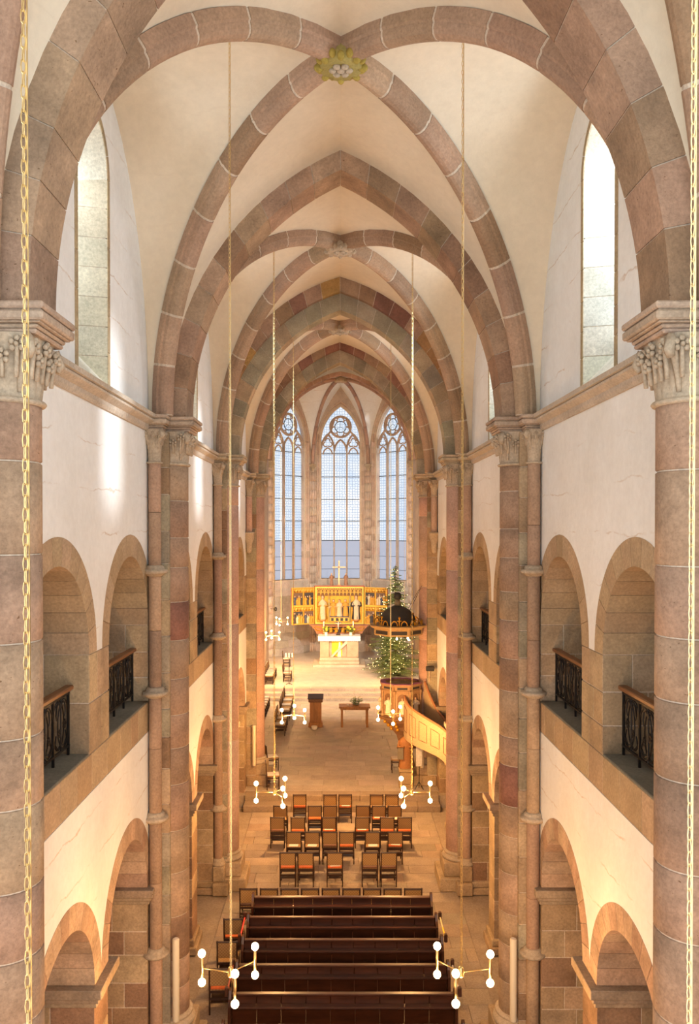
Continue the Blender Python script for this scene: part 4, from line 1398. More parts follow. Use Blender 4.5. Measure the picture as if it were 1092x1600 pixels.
o = MB().lathe([(.05, 0), (.05, .05), (.0, .05)], 12).build('tea_light', M['wax']); o.location = (x - .28, y + .3, ZP + .86); tag(o, 'small pale tea light lying on the wooden table', 'candle')
x, y = ground(451.6, 1071, ZC)
c = empty('candle_stand', (-2.62, 42.05, ZC)); tag(c, 'slender black iron candle stand in front of the chancel chairs', 'candle stand')
for q in range(3):
    a = PI/2 + 2*PI*q/3
    MB().tube([(0, 0, .10), (.12*math.cos(a), .12*math.sin(a), .06), (.18*math.cos(a), .18*math.sin(a), 0.01)], .012, 6).build('foot', M['iron'], c)
MB().tube([(0, 0, .08), (0, 0, 1.38)], .014, 8).build('stem', M['iron'], c)
MB().tube([(-.17, 0, 1.40), (0, 0, 1.37), (.17, 0, 1.40)], .012, 6).build('cross_arm', M['iron'], c)
for q in (-1, 0, 1):
    MB().lathe([(.028, 1.40), (.028, 1.60), (0, 1.61)], 10, q*.16).build('candle', M['wax'], c)

# ------------------------------------------------------------------ carved figures
def figure(b, c, h, w=None, arms=0.0, seed=0, lean=0.0):
    """robed standing figure of height h, base at c"""
    rnd = random.Random(seed)
    w = w or h*.30
    V = []; prof = [(.48, 0), (.50, .06), (.44, .22), (.40, .40), (.44, .55), (.50, .68), (.46, .76), (.22, .82), (.17, .84)]
    n = 14
    for i, (r, z) in enumerate(prof):
        for k in range(n):
            a = 2*PI*k/n
            f = 1 + .13*math.cos(6*a + seed)*(1 - z)
            V.append((c[0] + w*r*f*math.cos(a) + lean*z*h, c[1] + w*.62*r*f*math.sin(a), c[2] + h*z))
    Fc = [(i*n+k, i*n+(k+1) % n, (i+1)*n+(k+1) % n, (i+1)*n+k) for i in range(len(prof)-1) for k in range(n)]
    b.add(V, Fc)
    hx = c[0] + lean*h*.9
    for e in (-1, 1):
        b.tube([(c[0] + e*w*.44 + lean*h*.72, c[1], c[2] + h*.73), (c[0] + e*w*.55 + lean*h*.6, c[1] - w*.15, c[2] + h*.58), (c[0] + e*w*(.18 - arms) + lean*h*.6, c[1] - w*.42, c[2] + h*(.60 + arms*.4))], w*.1, 6, rads=[w*.13, w*.12, w*.07])
def head(b, c, h, w=None, lean=0.0):
    w = w or h*.30
    p = (c[0] + lean*h*.92, c[1] - w*.05, c[2] + h*.915)
    b.sphere(p, h*.075, 10, 8, .82, .95, 1.12)
    b.sphere((p[0], p[1] - h*.072, p[2] - h*.005), h*.014, 6, 4)
def hair(b, c, h, lean=0.0):
    p = (c[0] + lean*h*.92, c[1] + h*.012, c[2] + h*.925)
    b.sphere(p, h*.085, 10, 8, .9, .9, 1.1)
SKIN, WHITE, GOLDC, DARK, BLUE, REDP = (.55, .36, .24), (.47, .39, .27), (.44, .22, .025), (.03, .026, .028), (.035, .05, .09), (.20, .05, .03)

# ------------------------------------------------------------------ altar
AY = 48.25
al = empty('altar', (-.07, AY, ZC)); tag(al, 'pale stone altar block with yellow niche on three steps', 'altar')
MB().cbox(-1.52, 1.48, -.95, 1.5, 0, .13, .012).build('step', M['smooth_stone'], al, (.62, .52, .40))
MB().cbox(-1.16, 1.14, -.62, 1.3, .13, .28, .012).build('step', M['smooth_stone'], al, (.60, .48, .35))
MB().cbox(-1.14, 1.12, -.30, 1.2, .28, .44, .012).build('step', M['smooth_stone'], al, (.60, .48, .35))
for x0, x1 in ((-1.12, -.60), (.44, 1.10)):
    MB().cbox(x0, x1, 0, .95, .44, 1.46, .012).build('side_block', M['smooth_stone'], al, (.58, .42, .28))
MB().cbox(-.60, .44, .22, .95, .44, 1.46, .01).build('centre_block', M['smooth_stone'], al, (.60, .44, .30))
MB().cbox(-.44, .16, .17, .22, .46, 1.44, .01).build('yellow_niche', M['col'], al, (.95, .62, .03))
MB().add([(-.52, .0, .46), (-.40, .0, .44), (.44, .0, 1.22), (.44, .0, 1.44), (-.52, .2, .46), (-.40, .2, .44), (.44, .2, 1.22), (.44, .2, 1.44)],
         [(0,1,2,3), (7,6,5,4), (0,4,5,1), (1,5,6,2), (2,6,7,3), (3,7,4,0)]).build('slanting_slab', M['smooth_stone'], al, (.70, .56, .42))
MB().prism([(-.12, .44), (.10, .44), (.06, 1.3), (-.02, 1.32)], [], .10, .18, lambda u, v, d: (u, d, v)).build('flame_relief', M['col'], al, (.95, .88, .62))
MB().cbox(-1.18, 1.16, -.06, 1.0, 1.46, 1.64, .015).build('altar_top', M['smooth_stone'], al, (.60, .50, .40))
ac = empty('altar_cloth', (-.07, AY, ZC + 1.64)); tag(ac, 'white altar cloth with scalloped lace edge', 'cloth')
MB().cbox(-1.24, 1.22, -.10, 1.02, 0.0, .022, .008).build('cloth_top', M['cloth'], ac)
V = []; Fc = []; n = 44
for i in range(n + 1):
    u = -1.24 + 2.46*i/n
    V += [(u, -.105, .015), (u, -.112 - .012*math.sin(i*1.3), -.24 - .035*(i % 2))]
Fc = [(2*i, 2*i+1, 2*i+3, 2*i+2) for i in range(n)]
MB().add(V, Fc).build('front_fall', M['cloth'], ac)
for e, xx in ((-1, -1.245), (1, 1.225)):
    MB().add([(xx, -.1, .015), (xx, 1.0, .015), (xx + e*.03, 1.0, -.38), (xx + e*.05, -.1, -.40)], [(0, 1, 2, 3)]).build('side_fall', M['cloth'], ac)
TZ = ZC + 1.64 + .022
for px, lab in ((511.5, 'yellow flowers in a pale vase on the altar, by the left candle'), (551.5, 'yellow flowers in a pale vase on the altar, by the right candle')):
    xx = atd(px - 2.2 if px < 530 else px - 3.5, 990, AY + .3)[0]
    f = empty('flower_vase', (xx, AY + .2, TZ)); tag(f, lab.replace('left candle', 'candle nearer the chandelier').replace('right candle', 'candle nearer the fir tree'), 'flowers', 'altar flowers')
    MB().lathe([(.08, 0), (.10, .05), (.085, .16), (.10, .20), (.0, .19)], 14).build('vase', M['wax'], f, None, True)
    sprigs(f, 30, .30, .40, M['leaf'], int(px), .06, .16, 'leaves', .18)
    b = MB(); rnd = random.Random(int(px))
    for i in range(12):
        a = rnd.uniform(0, 2*PI); r = rnd.uniform(.05, .26)
        b.sphere((r*math.cos(a), r*math.sin(a) - .05, .32 + rnd.uniform(0, .22)), .06, 6, 5)
    b.build('blossoms', M['petal'], f)
for px, lab in ((505.8, 'tall white altar candle near the chandelier side'), (551.8, 'tall white altar candle near the fir tree side')):
    xx = atd(px, 980, AY + .75)[0]
    k = empty('altar_candle', (xx, AY + .75, TZ)); tag(k, lab, 'candle', 'altar candles')
    MB().lathe([(.09, 0), (.08, .03), (.03, .06), (.03, .22), (.06, .24), (.06, .26), (0, .26)], 12).build('holder', M['brass'], k, None, True)
    MB().lathe([(.038, .26), (.038, .78), (0, .79)], 10).build('candle', M['wax'], k)
cx = empty('altar_crucifix', (atd(528.5, 990, AY + .45)[0], AY + .45, TZ)); tag(cx, 'dark crucifix with pale figure standing on the altar', 'crucifix')
MB().cbox(-.13, .13, -.08, .08, 0, .05, .01).cbox(-.09, .09, -.06, .06, .05, .16, .01).build('foot', M['chair_wood'], cx)
MB().cbox(-.025, .025, -.02, .02, .16, .95, .005).cbox(-.20, .20, -.02, .02, .70, .75, .005).build('cross', M['chair_wood'], cx)
b = MB(); b.tube([(0, -.04, .34), (0, -.05, .50), (0, -.04, .66), (0, -.05, .74)], .03, 6, rads=[.018, .032, .04, .03]); b.sphere((0, -.05, .77), .035, 8, 6)
for e in (-1, 1): b.tube([(e*.03, -.04, .67), (e*.11, -.04, .71), (e*.18, -.04, .73)], .016, 6)
b.build('figure', M['col'], cx, (.75, .66, .55))

# ------------------------------------------------------------------ winged altarpiece
RY = 49.55
rt = empty('altarpiece', (-.07, RY, 2.47)); tag(rt, 'golden winged altarpiece with carved painted saints behind the altar', 'altarpiece')
# predella
MB().prism([(-1.35, 0), (1.35, 0), (1.45, .2), (1.72, .50), (-1.72, .50), (-1.45, .2)], [[(-.72, .06), (.72, .06), (.72, .40), (-.72, .40)]], -.18, .25, lambda u, v, d: (u, d, v)).build('predella', M['col'], rt, (.34, .13, .05))
MB().box(-.74, .74, .05, .2, .03, .42).build('predella_recess', M['col'], rt, DARK)
MB().cbox(-1.78, 1.78, -.24, .3, .50, .57, .015).build('predella_cornice', M['col'], rt, (.20, .10, .06))
for e in (-1, 1):
    b = MB()
    b.tube([(e*.85, -.20, .08), (e*1.1, -.20, .18), (e*1.35, -.20, .20), (e*1.5, -.20, .38), (e*1.3, -.20, .42), (e*1.1, -.20, .34)], .03, 6)
    b.tube([(e*.8, -.20, .40), (e*1.0, -.20, .30), (e*.9, -.20, .18)], .025, 6)
    b.build('vine_scroll', M['gold'], rt)
for i, u in enumerate((-.50, -.18, .22, .52)):
    b = MB(); figure(b, (u, -.05, .06), .34, .26, 0, i); b.build('bust_robe', M['gold'], rt, None, True)
    b = MB(); head(b, (u, -.05, .06), .34, .26); b.build('bust_head', M['col'], rt, SKIN, True)
Z0, Z1 = .57, 2.78
def panel_frame(parent, u0, u1, z0, z1, tw, col, fw=.07, d0=-.10, d1=.12):
    MB().prism([(u0, z0), (u1, z0), (u1, z1), (u0, z1)], [[(u0 + fw, z0 + fw), (u1 - fw, z0 + fw), (u1 - fw, z1 - fw), (u0 + fw, z1 - fw)]], d0, d1, tw).build('gilt_frame', M['gold_bright'], parent)
    MB().prism([(u0 + .01, z0 + .01), (u1 - .01, z0 + .01), (u1 - .01, z1 - .01), (u0 + .01, z1 - .01)], [], d1 - .03, d1 + .06, tw).build('gold_ground', M['gold'], parent)
def tracery(parent, u0, u1, z0, z1, tw, n, d=-.04):
    b = MB(); w = (u1 - u0)/n
    for i in range(n):
        c = u0 + (i + .5)*w
        b.tube([tw(c + w*.48*math.cos(a), z0 + (z1-z0)*.15 + w*.6*math.sin(a), d) for a in [PI*q/8 for q in range(9)]], .016, 5)
        b.tube([tw(c + w*.3*math.cos(a), z0 + (z1-z0)*.68 + (z1-z0)*.22*math.sin(a), d) for a in [2*PI*q/10 for q in range(10)]], .014, 5, True)
        b.tube([tw(c - w*.45, z0 + (z1-z0)*.4, d), tw(c, z1, d), tw(c + w*.45, z0 + (z1-z0)*.4, d)], .012, 4)
        b.tube([tw(c - w*.5, z0, d), tw(c - w*.5, z1, d)], .016, 5)
    b.build('tracery_canopy', M['gold_bright'], parent)
    MB().prism([(u0, z0 - .02), (u1, z0 - .02), (u1, z1), (u0, z1)], [], d + .05, d + .07, tw).build('canopy_ground', M['col'], parent, (.13, .06, .012))  # dark plate paints the recess shade behind the tracery
tw0 = lambda u, v, d: (u, d, v)
MB().box(-1.44, 1.44, .14, .24, Z0, Z1).build('corpus_back', M['col'], rt, REDP)
panel_frame(rt, -1.44, 1.44, Z0, Z1, tw0, None, .09)
MB().cbox(-1.50, 1.50, -.14, .20, Z1, Z1 + .07, .015).build('corpus_cornice', M['col'], rt, (.38, .12, .06))
tracery(rt, -1.33, 1.33, 2.26, 2.68, tw0, 12)
for u in (-.62, .62):
    MB().tube([(u, -.05, .70), (u, -.05, 2.25)], .045, 8).build('niche_column', M['col'], rt, (.30, .24, .08))
    b = MB()
    for q in range(3): b.sphere((u, -.06, 1.55 + q*.22), .07, 7, 5, 1, .7, 1.3)
    b.build('niche_statuette', M['col'], rt, (.28, .25, .12))
MB().cbox(-.57, .57, -.06, .06, .70, .96, .01).build('centre_shelf', M['gold_bright'], rt)
for q in range(4):
    MB().cbox(-.50 + q*.28, -.34 + q*.28, -.075, -.06, .74, .92, .01).build('shelf_opening', M['col'], rt, DARK)  # solid dark plates painted as the shade of openings
MB().cbox(-.56, .56, -.05, .05, .96, 1.06, .01).build('cloud_band', M['col'], rt, BLUE)
# three central figures and two standing saints
for u, z, h, rc, mc, ln, sd_ in ((-.38, 1.04, .98, GOLDC, WHITE, .06, 1), (0, 1.02, 1.0, WHITE, GOLDC, 0, 2), (.38, 1.04, 1.0, GOLDC, BLUE, -.06, 3), (-1.00, .84, 1.42, WHITE, GOLDC, 0, 4), (1.00, .84, 1.42, WHITE, DARK, 0, 5)):
    c = (u, -.03, z)
    b = MB(); figure(b, c, h, h*.27 if abs(u) > .5 else h*.34, 0, sd_, ln*.5); sr = b.build('saint_robe', M['col'], rt, rc, True)
    b = MB(); figure(b, (u, .03, z), h*.97, h*.36 if abs(u) > .5 else h*.44, 0, sd_ + 9, ln*.5); b.build('saint_mantle', M['col'], sr, mc, True)
    b = MB(); head(b, c, h, None, ln*.5); b.build('saint_head', M['col'], sr, SKIN, True)
    b = MB(); hair(b, (u, .0, z), h, ln*.5); b.build('saint_hair', M['col'], sr, (.16, .09, .04), True)
for u in (-1.0, 1.0):
    MB().lathe([(.10, .70), (.17, .76), (.19, .84), (0, .85)], 12, u, -.04).build('console', M['col'], rt, (.45, .2, .08), True)
# side wings, turned a little towards the nave
for e in (-1, 1):
    an = math.radians(24)*e
    hx, hy = e*1.46, -.02
    def tww(u, v, d, e=e, an=an, hx=hx, hy=hy):
        # u = 0 at the hinge, growing outwards
        return (hx + e*u*math.cos(an) - d*math.sin(an)*1.0, hy - u*abs(math.sin(an)) + d*math.cos(an), v)
    wg = empty('wing', parent=rt)
    WL = 1.45
    MB().prism([(0.02, Z0), (WL, Z0), (WL, Z1 - .02), (.02, Z1 - .02)], [], .08, .16, tww).build('wing_back', M['col'], wg, (.36, .10, .05))
    zm = (Z0 + Z1)/2 - .02
    for z0, z1 in ((Z0, zm), (zm, Z1 - .02)):
        panel_frame(wg, .02, WL, z0, z1, tww, None, .055, -.05, .08)
        tracery(wg, .10, WL - .06, z1 - .28, z1 - .07, tww, 7, .0)
        MB().prism([(.72, z0 + .05), (.76, z0 + .05), (.76, z1 - .05), (.72, z1 - .05)], [], -.03, .06, tww).build('divider', M['gold_bright'], wg)
        for half in (0, 1):
            ua = .10 + half*.68
            MB().prism([(ua, z0 + .08), (ua + .58, z0 + .08), (ua + .58, z1 - .32), (ua, z1 - .32)], [], .02, .05, tww).build('scene_ground', M['col'], wg, DARK if (half + int(z0 > 1)) % 2 else (.10, .06, .04))  # dark backing paints niche shade behind the scene figures
            for q in range(4):
                u = ua + .09 + q*.135; hh = random.uniform(.50, .66) if q % 2 else random.uniform(.42, .55)
                p = tww(u, z0 + .07, -.01)
                b = MB(); figure(b, p, hh, .16, 0, q + half*5); b.build('scene_robe', M['col'], wg, random.choice([GOLDC, WHITE, GOLDC, GOLDC, DARK, BLUE]), True)
                b = MB(); head(b, p, hh, .16); b.build('scene_head', M['col'], wg, SKIN, True)
    # folded outer shutter seen edge-on
    MB().prism([(WL, Z0 + .05), (WL + .10, Z0 + .05), (WL + .10, Z1 - .05), (WL, Z1 - .05)], [], .05, .16, tww).build('outer_shutter', M['col'], wg, (.30, .06, .035))
# what stands on top of the shrine
TOPZ = 2.47 + Z1 + .07
cr = empty('standing_cross', (atd(529.6, 916, RY)[0], RY, TOPZ)); tag(cr, 'slim pale wooden cross on top of the altarpiece', 'cross')
MB().cbox(-.04, .04, -.03, .03, 0, 1.48, .006).cbox(-.40, .40, -.03, .03, 1.06, 1.13, .006).build('cross_beams', M['col'], cr, (.80, .50, .28))
MB().cbox(-.12, .12, -.06, .06, 0, .05, .01).build('cross_foot', M['col'], cr, (.5, .28, .14))
for px, lab in ((518, 'dark carved mourner statuette on the altarpiece, chandelier side of the cross'), (540.5, 'dark carved mourner statuette on the altarpiece, fir tree side of the cross')):
    xx = atd(px, 916, RY)[0]
    q = empty('mourner_statuette', (xx, RY, TOPZ)); tag(q, lab, 'statue', 'statuettes on the altarpiece')
    b = MB(); figure(b, (0, 0, .05), .70, .22, 0, int(px)); b.build('robe', M['col'], q, (.22, .12, .08), True)
    b = MB(); head(b, (0, 0, .05), .70, .22); b.build('head', M['col'], q, (.5, .34, .24), True)
    MB().cbox(-.1, .1, -.08, .08, 0, .06, .01).build('foot', M['col'], q, (.2, .12, .08))

# ------------------------------------------------------------------ fir tree
TX, TY, TH = 2.95, 44.9, 5.95
tr = empty('christmas_tree', (TX, TY, ZC)); tag(tr, 'tall green fir tree with warm fairy lights beside the altar', 'christmas tree')
MB().tube([(0, 0, 0), (0, 0, TH*.5), (0, 0, TH)], .06, 8, rads=[.085, .05, .012]).build('trunk', M['bark'], tr)
b = MB().lathe([(.30, 0), (.32, .05), (.12, .12), (.10, .30), (0, .30)], 14); b.build('tree_stand', M['chair_wood'], tr)
rnd = random.Random(5)
nd = MB(); tips = []
V = []; Fc = []
def needle_strip(p, q, w):
    """flat twig: pairs of short needles along p-q"""
    d = q - p; L = d.length
    if L < 1e-4: return
    d = d/L
    side = d.cross(Vector((rnd.uniform(-.3, .3), rnd.uniform(-.3, .3), 1))).normalized()
    up = side.cross(d)
    n = max(3, int(L/.035))
    for i in range(n):
        c = p + d*(L*i/n)
        for e in (-1, 1):
            t = c + side*e*w*rnd.uniform(.6, 1.1) + d*.045 + up*rnd.uniform(-.02, .03)
            k = len(V)
            V.extend([tuple(c - d*.010), tuple(c + d*.014), tuple(t)]); Fc.append((k, k+1, k+2))
z = .55
while z < TH - .08:
    f = 1 - (z/TH)
    R = 1.75*f**.85 + .05
    nb = 12 if z < 4 else 8 if z < 5.3 else 5
    for i in range(nb):
        a = rnd.uniform(0, 2*PI); r = R*rnd.uniform(.6, 1.18)
        if math.cos(a) > .1: r = min(r, 1.30/math.cos(a))
        p0 = Vector((0, 0, z + rnd.uniform(-.12, .12))); dr = Vector((math.cos(a), math.sin(a), 0))
        pts = [p0 + dr*(r*t) + Vector((0, 0, (-.38*t + .22*t*t)*r*rnd.uniform(.9, 1.1) + .12*r*(1 if z > 4.6 else 0))) for t in (0, .25, .5, .75, 1)]
        nd.tube(pts, .012, 4, rads=[.018, .014, .010, .007, .004])
        for q in range(4):
            for t in (0, .33, .66):
                c = pts[q].lerp(pts[q+1], t)
                ln = (r*.42*(1 - (q + t)/4.6) + .10)
                for e in (-1, 1):
                    sd_ = Vector((-dr.y, dr.x, 0))*e
                    tip = c + (sd_*.8 + dr*.7).normalized()*ln + Vector((0, 0, -.25*ln))
                    if q + t > .5: needle_strip(c, tip, .055)
                    if rnd.random() < .11: tips.append(c.lerp(tip, rnd.uniform(.5, 1)))
        needle_strip(pts[2], pts[4], .055)
        tips.append(pts[4])
    z += .17
nd.build('branches', M['bark'], tr)
o = MB().add(V, Fc).build('needles', M['needles'], tr); o['kind'] = 'stuff'
lt = MB(); rnd.shuffle(tips)
for p in tips[:420]:
    lt.sphere(tuple(p), .017, 6, 4)
o = lt.build('fairy_lights', M['fairy'], tr); o['kind'] = 'stuff'

# ------------------------------------------------------------------ pulpit
PX, PY = 1.95, 27.35
pu = empty('pulpit', (PX, PY, ZP)); tag(pu, 'carved polygonal pulpit with purple cloth rim and curved stair parapet', 'pulpit')
def pl(b, *a, **k):
    o = b.build(*a, **k); o.location = (-PX, -PY, -ZP); return o
OAK, OAKD, TANW = (.34, .205, .10), (.19, .10, .05), (.43, .32, .185)
NS, PR = 8, .64
zb, zt = 2.62, 3.66
ang = lambda i: PI/8 + i*PI/4
def oct(r): return [(PX + r*math.cos(ang(i)), PY + r*math.sin(ang(i))) for i in range(9)]
Oo, Oi = oct(PR), oct(PR - .06)
for i in range(8):
    mid = ang(i) + PI/8
    if math.cos(mid) > .9: continue                                # the way in from the stair, by the shaft
    a, b_ = Oo[i], Oo[i+1]; ai, bi = Oi[i], Oi[i+1]
    V = [(*a, zb), (*b_, zb), (*bi, zb), (*ai, zb), (*a, zt), (*b_, zt), (*bi, zt), (*ai, zt)]
    pl(MB().add(V, [(0,3,2,1),(4,5,6,7),(0,1,5,4),(1,2,6,5),(2,3,7,6),(3,0,4,7)]), 'basket_side', M['col'], pu, TANW)
    mx, my = (a[0]+b_[0])/2, (a[1]+b_[1])/2
    ux, uy = b_[0]-a[0], b_[1]-a[1]; Ls = math.hypot(ux, uy); ux /= Ls; uy /= Ls
    nx, ny = math.cos(mid), math.sin(mid)
    tw = lambda u, v, d: (mx + ux*u + nx*d, my + uy*u + ny*d, v)
    arch = [(-.15, zb + .12), (.15, zb + .12)] + ring(0, zb + .62, .15, 8, 0, PI)
    pl(MB().prism([(-Ls/2 + .06, zb + .05), (Ls/2 - .06, zb + .05), (Ls/2 - .06, zt - .17), (-Ls/2 + .06, zt - .17)], [arch], 0, .035, tw), 'niche_panel', M['col'], pu, OAK)
    pl(MB().prism(arch, [], .002, .008, tw), 'niche_ground', M['col'], pu, OAKD)
    fb = MB(); c = tw(0, zb + .13, .03); figure(fb, c, .52, .22, 0, i); pl(fb, 'relief_robe', M['col'], pu, (.70, .60, .46), True)
    fb = MB(); head(fb, c, .52, .22); pl(fb, 'relief_head', M['col'], pu, SKIN, True)
    pl(MB().prism([(-Ls/2, zt - .15), (Ls/2, zt - .15), (Ls/2, zt - .03), (-Ls/2, zt - .03)], [], .0, .05, tw), 'frieze', M['col'], pu, OAK)
    pl(MB().prism([(-Ls/2 + .08, zt - .125), (Ls/2 - .08, zt - .125), (Ls/2 - .08, zt - .055), (-Ls/2 + .08, zt - .055)], [], .05, .056, tw), 'inscription_band', M['col'], pu, DARK)
    pl(MB().prism([(-Ls/2 - .03, zt - .03), (Ls/2 + .03, zt - .03), (Ls/2 + .03, zt + .03), (-Ls/2 - .03, zt + .03)], [], -.10, .08, tw), 'rim_board', M['col'], pu, OAK)
    pl(MB().prism([(-Ls/2 - .02, zt + .03), (Ls/2 + .02, zt + .03), (Ls/2 + .02, zt + .05), (-Ls/2 - .02, zt + .05)], [], -.09, .07, tw), 'purple_cloth', M['col'], pu, (.30, .10, .20))
for i in range(8):
    x0, y0 = oct(PR + .03)[i]
    pl(MB().lathe([(.06, zb), (.06, zb + .08), (.035, zb + .12), (.04, zb + .4), (.035, zt - .3), (.06, zt - .24), (.06, zt - .17)], 10, x0, y0), 'corner_column', M['col'], pu, OAK, True)
pl(MB().lathe([(.10, 1.75), (.16, 1.95), (.30, 2.12), (.34, 2.25), (.55, 2.42), (.60, 2.5), (.78, 2.56), (.80, 2.62), (0, 2.62)], 8, PX, PY, PI/8, PI/8 + 2*PI), 'basket_console', M['col'], pu, OAKD)
bb = MB()
for i in range(8):
    x0, y0 = oct(PR + .06)[i]
    for q in range(4): bb.sphere((PX + (x0-PX)*(1.0 - .17*q), PY + (y0-PY)*(1.0 - .17*q), 2.56 - .13*q), .06, 7, 5)
pl(bb, 'console_carving', M['gold'], pu, None, True)
pl(MB().lathe([(0, 2.60), (.70, 2.60), (.70, 2.66), (0, 2.66)], 8, PX, PY, PI/8, PI/8 + 2*PI), 'basket_floor', M['col'], pu, OAKD)
# curved stair: treads and two parapets
out_p = [(2.02, 26.72, 3.32, 2.02), (2.12, 26.25, 3.12, 1.98), (2.36, 25.75, 3.0, 1.95), (2.66, 25.20, 2.9, 1.93), (2.97, 24.62, 2.80, 1.88), (3.25, 24.25, 2.6, 1.6)]
in_p = [(2.70, 26.98, 3.74, 2.5), (2.83, 26.62, 3.36, 2.3), (3.02, 26.24, 2.98, 2.0), (3.30, 25.85, 2.64, 1.7)]
def smooth_path(P, n):
    out = []
    for i in range(len(P) - 1):
        p0, p1, p2, p3 = P[max(i-1, 0)], P[i], P[i+1], P[min(i+2, len(P)-1)]
        for q in range(n):
            t = q/n
            out.append(tuple(.5*((2*p1[k]) + (-p0[k]+p2[k])*t + (2*p0[k]-5*p1[k]+4*p2[k]-p3[k])*t*t + (-p0[k]+3*p1[k]-3*p2[k]+p3[k])*t**3) for k in range(4)))
    out.append(P[-1]); return out
def parapet(P, name, panels):
    S = smooth_path(P, 6); V = []; Fc = []
    nrm = []
    for i in range(len(S)):
        a, b_ = S[max(i-1, 0)], S[min(i+1, len(S)-1)]
        d = Vector((b_[0]-a[0], b_[1]-a[1])).normalized(); nrm.append(Vector((-d.y, d.x)))
    for (x, y, t, bo), n in zip(S, nrm):
        for e, zz in ((-.025, bo), (.025, bo), (.025, t), (-.025, t)):
            V.append((x + n.x*e, y + n.y*e, zz))
    for i in range(len(S) - 1):
        for k in range(4): Fc.append((i*4+k, i*4+(k+1) % 4, (i+1)*4+(k+1) % 4, (i+1)*4+k))
    Fc += [(0, 1, 2, 3), tuple(range(len(V)-4, len(V)))]
    pl(MB().add(V, Fc), name, M['col'], pu, TANW, True if False else False)
    pl(MB().tube([(x, y, t + .015) for x, y, t, bo in S], .04, 8), 'parapet_rail', M['col'], pu, (.36, .16, .07), True)
    for q in range(panels):
        k0 = int((q + .18)*(len(S)-1)/panels); k1 = int((q + .86)*(len(S)-1)/panels)
        for e in (-.028, .028):
            lp = [(S[k][0] + nrm[k].x*e, S[k][1] + nrm[k].y*e, S[k][3] + .25) for k in range(k0, k1 + 1)] + [(S[k][0] + nrm[k].x*e, S[k][1] + nrm[k].y*e, S[k][2] - .2) for k in range(k1, k0 - 1, -1)]
            pl(MB().tube(lp, .011, 4, True), 'panel_moulding', M['col'], pu, (.16, .07, .03))
parapet(out_p, 'stair_parapet', 5)
parapet(in_p, 'stair_parapet', 0)
for q in range(6):
    t = q/5
    a = Vector((2.10 + .95*t, 26.75 - 2.1*t)); b_ = Vector((2.58 + .75*t, 26.95 - 1.2*t))
    a2 = Vector((2.10 + .95*(t+.2), 26.75 - 2.1*(t+.2))); b2 = Vector((2.58 + .75*(t+.2), 26.95 - 1.2*(t+.2)))
    zz = 2.60 - .15*q
    V = [(a.x, a.y, zz-.14), (b_.x, b_.y, zz-.14), (b2.x, b2.y, zz-.14), (a2.x, a2.y, zz-.14), (a.x, a.y, zz), (b_.x, b_.y, zz), (b2.x, b2.y, zz), (a2.x, a2.y, zz)]
    pl(MB().add(V, [(0,3,2,1),(4,5,6,7),(0,1,5,4),(1,2,6,5),(2,3,7,6),(3,0,4,7)]), 'stair_tread', M['col'], pu, (.22, .05, .04) if q == 1 else (.28, .19, .10))
# sounding board
cp = empty('pulpit_canopy', (1.84, 27.35, 5.27)); tag(cp, 'domed pulpit canopy with black dome, gilt crown and orb', 'canopy')
MB().lathe([(0, .03), (.80, .03), (.84, 0.0), (.84, .20), (.90, .24), (.97, .27), (.97, .31), (.0, .33)], 8, 0, 0, PI/8, PI/8 + 2*PI).build('sounding_board', M['col'], cp, (.40, .27, .12)); sb_ = cp.children[0]
for i in range(8):
    a = PI/4 + i*PI/4; r = .84*math.cos(PI/8) + .002
    ux, uy = -math.sin(a), math.cos(a)
    tw = lambda u, v, d: (math.cos(a)*(r + d) + ux*u, math.sin(a)*(r + d) + uy*u, v)
    MB().prism([(-.25, .05), (.25, .05), (.25, .16), (-.25, .16)], [], 0, .012, tw).build('frieze_panel', M['col'], sb_, DARK)
    b = MB()
    for q in (-.16, .16): b.tube([tw(q + .10*math.cos(w), .33 + .16*math.sin(w), .0) for w in [PI*k/8 for k in range(9)]], .02, 5)
    b.tube([tw(0, .33, 0), tw(0, .58, 0)], .018, 5); b.sphere(tw(0, .60, 0), .04, 7, 5); b.tube([tw(-.07, .50, 0), tw(.07, .50, 0)], .016, 5)
    b.build('gilt_cresting', M['gold'], cp)
MB().lathe([(.62, .32), (.61, .45), (.55, .60), (.44, .74), (.28, .86), (.12, .93), (0, .94)], 24).build('dome', M['col'], cp, (.035, .035, .035), True)
MB().lathe([(.10, .90), (.09, .98), (.12, 1.0), (.10, 1.04), (.07, 1.14), (.0, 1.15)], 14).build('finial_neck', M['col'], cp, (.25, .20, .12), True)
MB().sphere((0, 0, 1.24), .13, 16, 10).build('orb', M['col'], cp, (.03, .03, .03), True)
for e in (-.3, .3):
    MB().tube([(.35, e, .75), (.78, e*.3, 1.58)], .008, 5).build('tie_rod', M['iron'], cp)
MB().box(.70, .80, -.12, .12, .03, .10).build('wall_bracket', M['col'], cp, (.3, .2, .1))
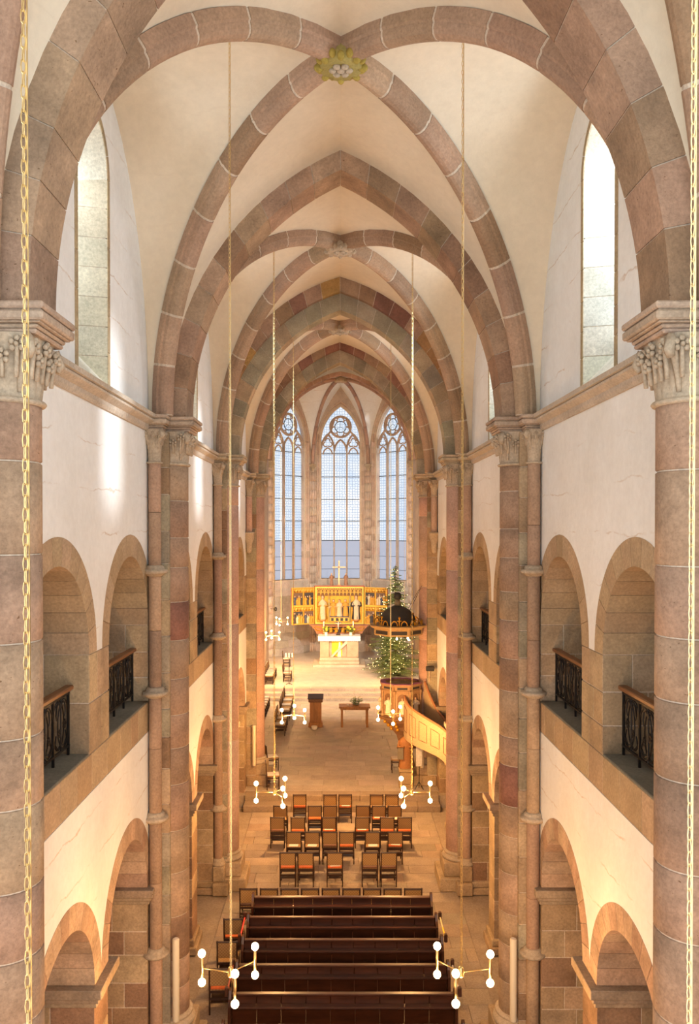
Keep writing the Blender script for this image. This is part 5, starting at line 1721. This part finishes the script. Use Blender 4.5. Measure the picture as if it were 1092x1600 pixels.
# supporting statue
st = empty('robed_statue', (2.08, 26.95, ZP)); tag(st, 'brown wooden robed statue on a pedestal carrying the pulpit', 'statue')
MB().cbox(-.235, .235, -.235, .235, 0, .10, .02).cbox(-.20, .20, -.20, .20, .10, .50, .02).cbox(-.235, .235, -.235, .235, .50, .60, .02).build('pedestal', M['col'], st, (.36, .26, .14))
b = MB(); figure(b, (0, 0, .60), 1.22, .44, 0, 3); b.build('robe', M['col'], st, (.34, .15, .05), True)
b = MB(); figure(b, (.03, .07, .60), 1.15, .50, 0, 7); b.build('cloak', M['col'], st, (.15, .08, .05), True)
b = MB(); head(b, (0, 0, .60), 1.22, .44); b.build('head', M['col'], st, (.45, .28, .16), True)
b = MB(); b.prism([(-.16, 0), (.02, 0), (.02, .36), (-.16, .36)], [], -.03, .03, lambda u, v, d: (u - .12, -.26 + d, v + .95)); b.build('tablets', M['col'], st, (.16, .14, .10))
ms = empty('music_stand', (2.48, 26.6, ZP)); tag(ms, 'black folded stand leaning between the statue and the pier shaft', 'stand')
MB().tube([(0, 0, .05), (.02, .05, 1.5)], .014, 6).build('pole', M['black'], ms)
MB().cbox(-.10, .10, -.03, .0, .75, 1.4, .01).build('folded_desk', M['col'], ms, (.55, .53, .5))
for e in (-1, 1): MB().tube([(0, 0, .25), (e*.14, -.05, 0.01)], .012, 6).build('foot', M['black'], ms)

# ------------------------------------------------------------------ loudspeakers and small fittings
for x, y, z0, lab in ((-2.68, 13.16, .90, 'long cream column loudspeaker on the red drum pier opposite the pulpit'), (2.69, 13.16, .90, 'long cream column loudspeaker on the red drum pier, pulpit side'),
                      (-2.84, 26.86, 1.05, 'cream column loudspeaker on the chancel pier opposite the pulpit'), (2.62, 26.98, .95, 'cream column loudspeaker under the pulpit stair')):
    q = empty('column_loudspeaker', (x, y, z0)); tag(q, lab, 'loudspeaker', 'column loudspeakers')
    MB().lathe([(.0, 0), (.052, 0), (.056, .01), (.056, 1.30), (.052, 1.31), (0, 1.31)], 16).build('housing', M['speaker'], q, None, True)
    MB().lathe([(.0, 1.305), (.045, 1.312), (.045, 1.318), (0, 1.32)], 16).build('end_cap', M['col'], q, (.8, .72, .6))
    for zz in (.25, 1.05): MB().box(-.02, .02, .05, .16, zz, zz + .05).build('bracket', M['iron'], q)
x, y, z = atd(672, 1045, 26.85)
q = empty('wall_spotlight', (x, y, z)); tag(q, 'small black box speaker fixed to the chancel pier above the stair', 'loudspeaker')  # black speaker box on the pier, not a lamp
MB().cbox(-.13, .13, -.10, .06, -.07, .07, .012).build('housing', M['black'], q)
MB().cbox(-.11, .11, -.105, -.10, -.055, .055, .002).build('grille', M['col'], q, (.03, .03, .03))
MB().tube([(0, .04, -.06), (0, .10, -.45)], .012, 6).build('cable', M['col'], q, (.6, .45, .3))
x, y, z = atd(430, 952, 49.0)
q = empty('wall_lamp', (x, y, z)); tag(q, 'small dark spotlight on the apse wall near the altarpiece wing', 'lamp')
MB().lathe([(.0, -.12), (.09, -.10), (.10, .08), (.05, .12), (0, .12)], 12).build('housing', M['black'], q, None, True)
MB().tube([(0, 0, 0), (-.3, .3, 0)], .02, 6).build('arm', M['black'], q)
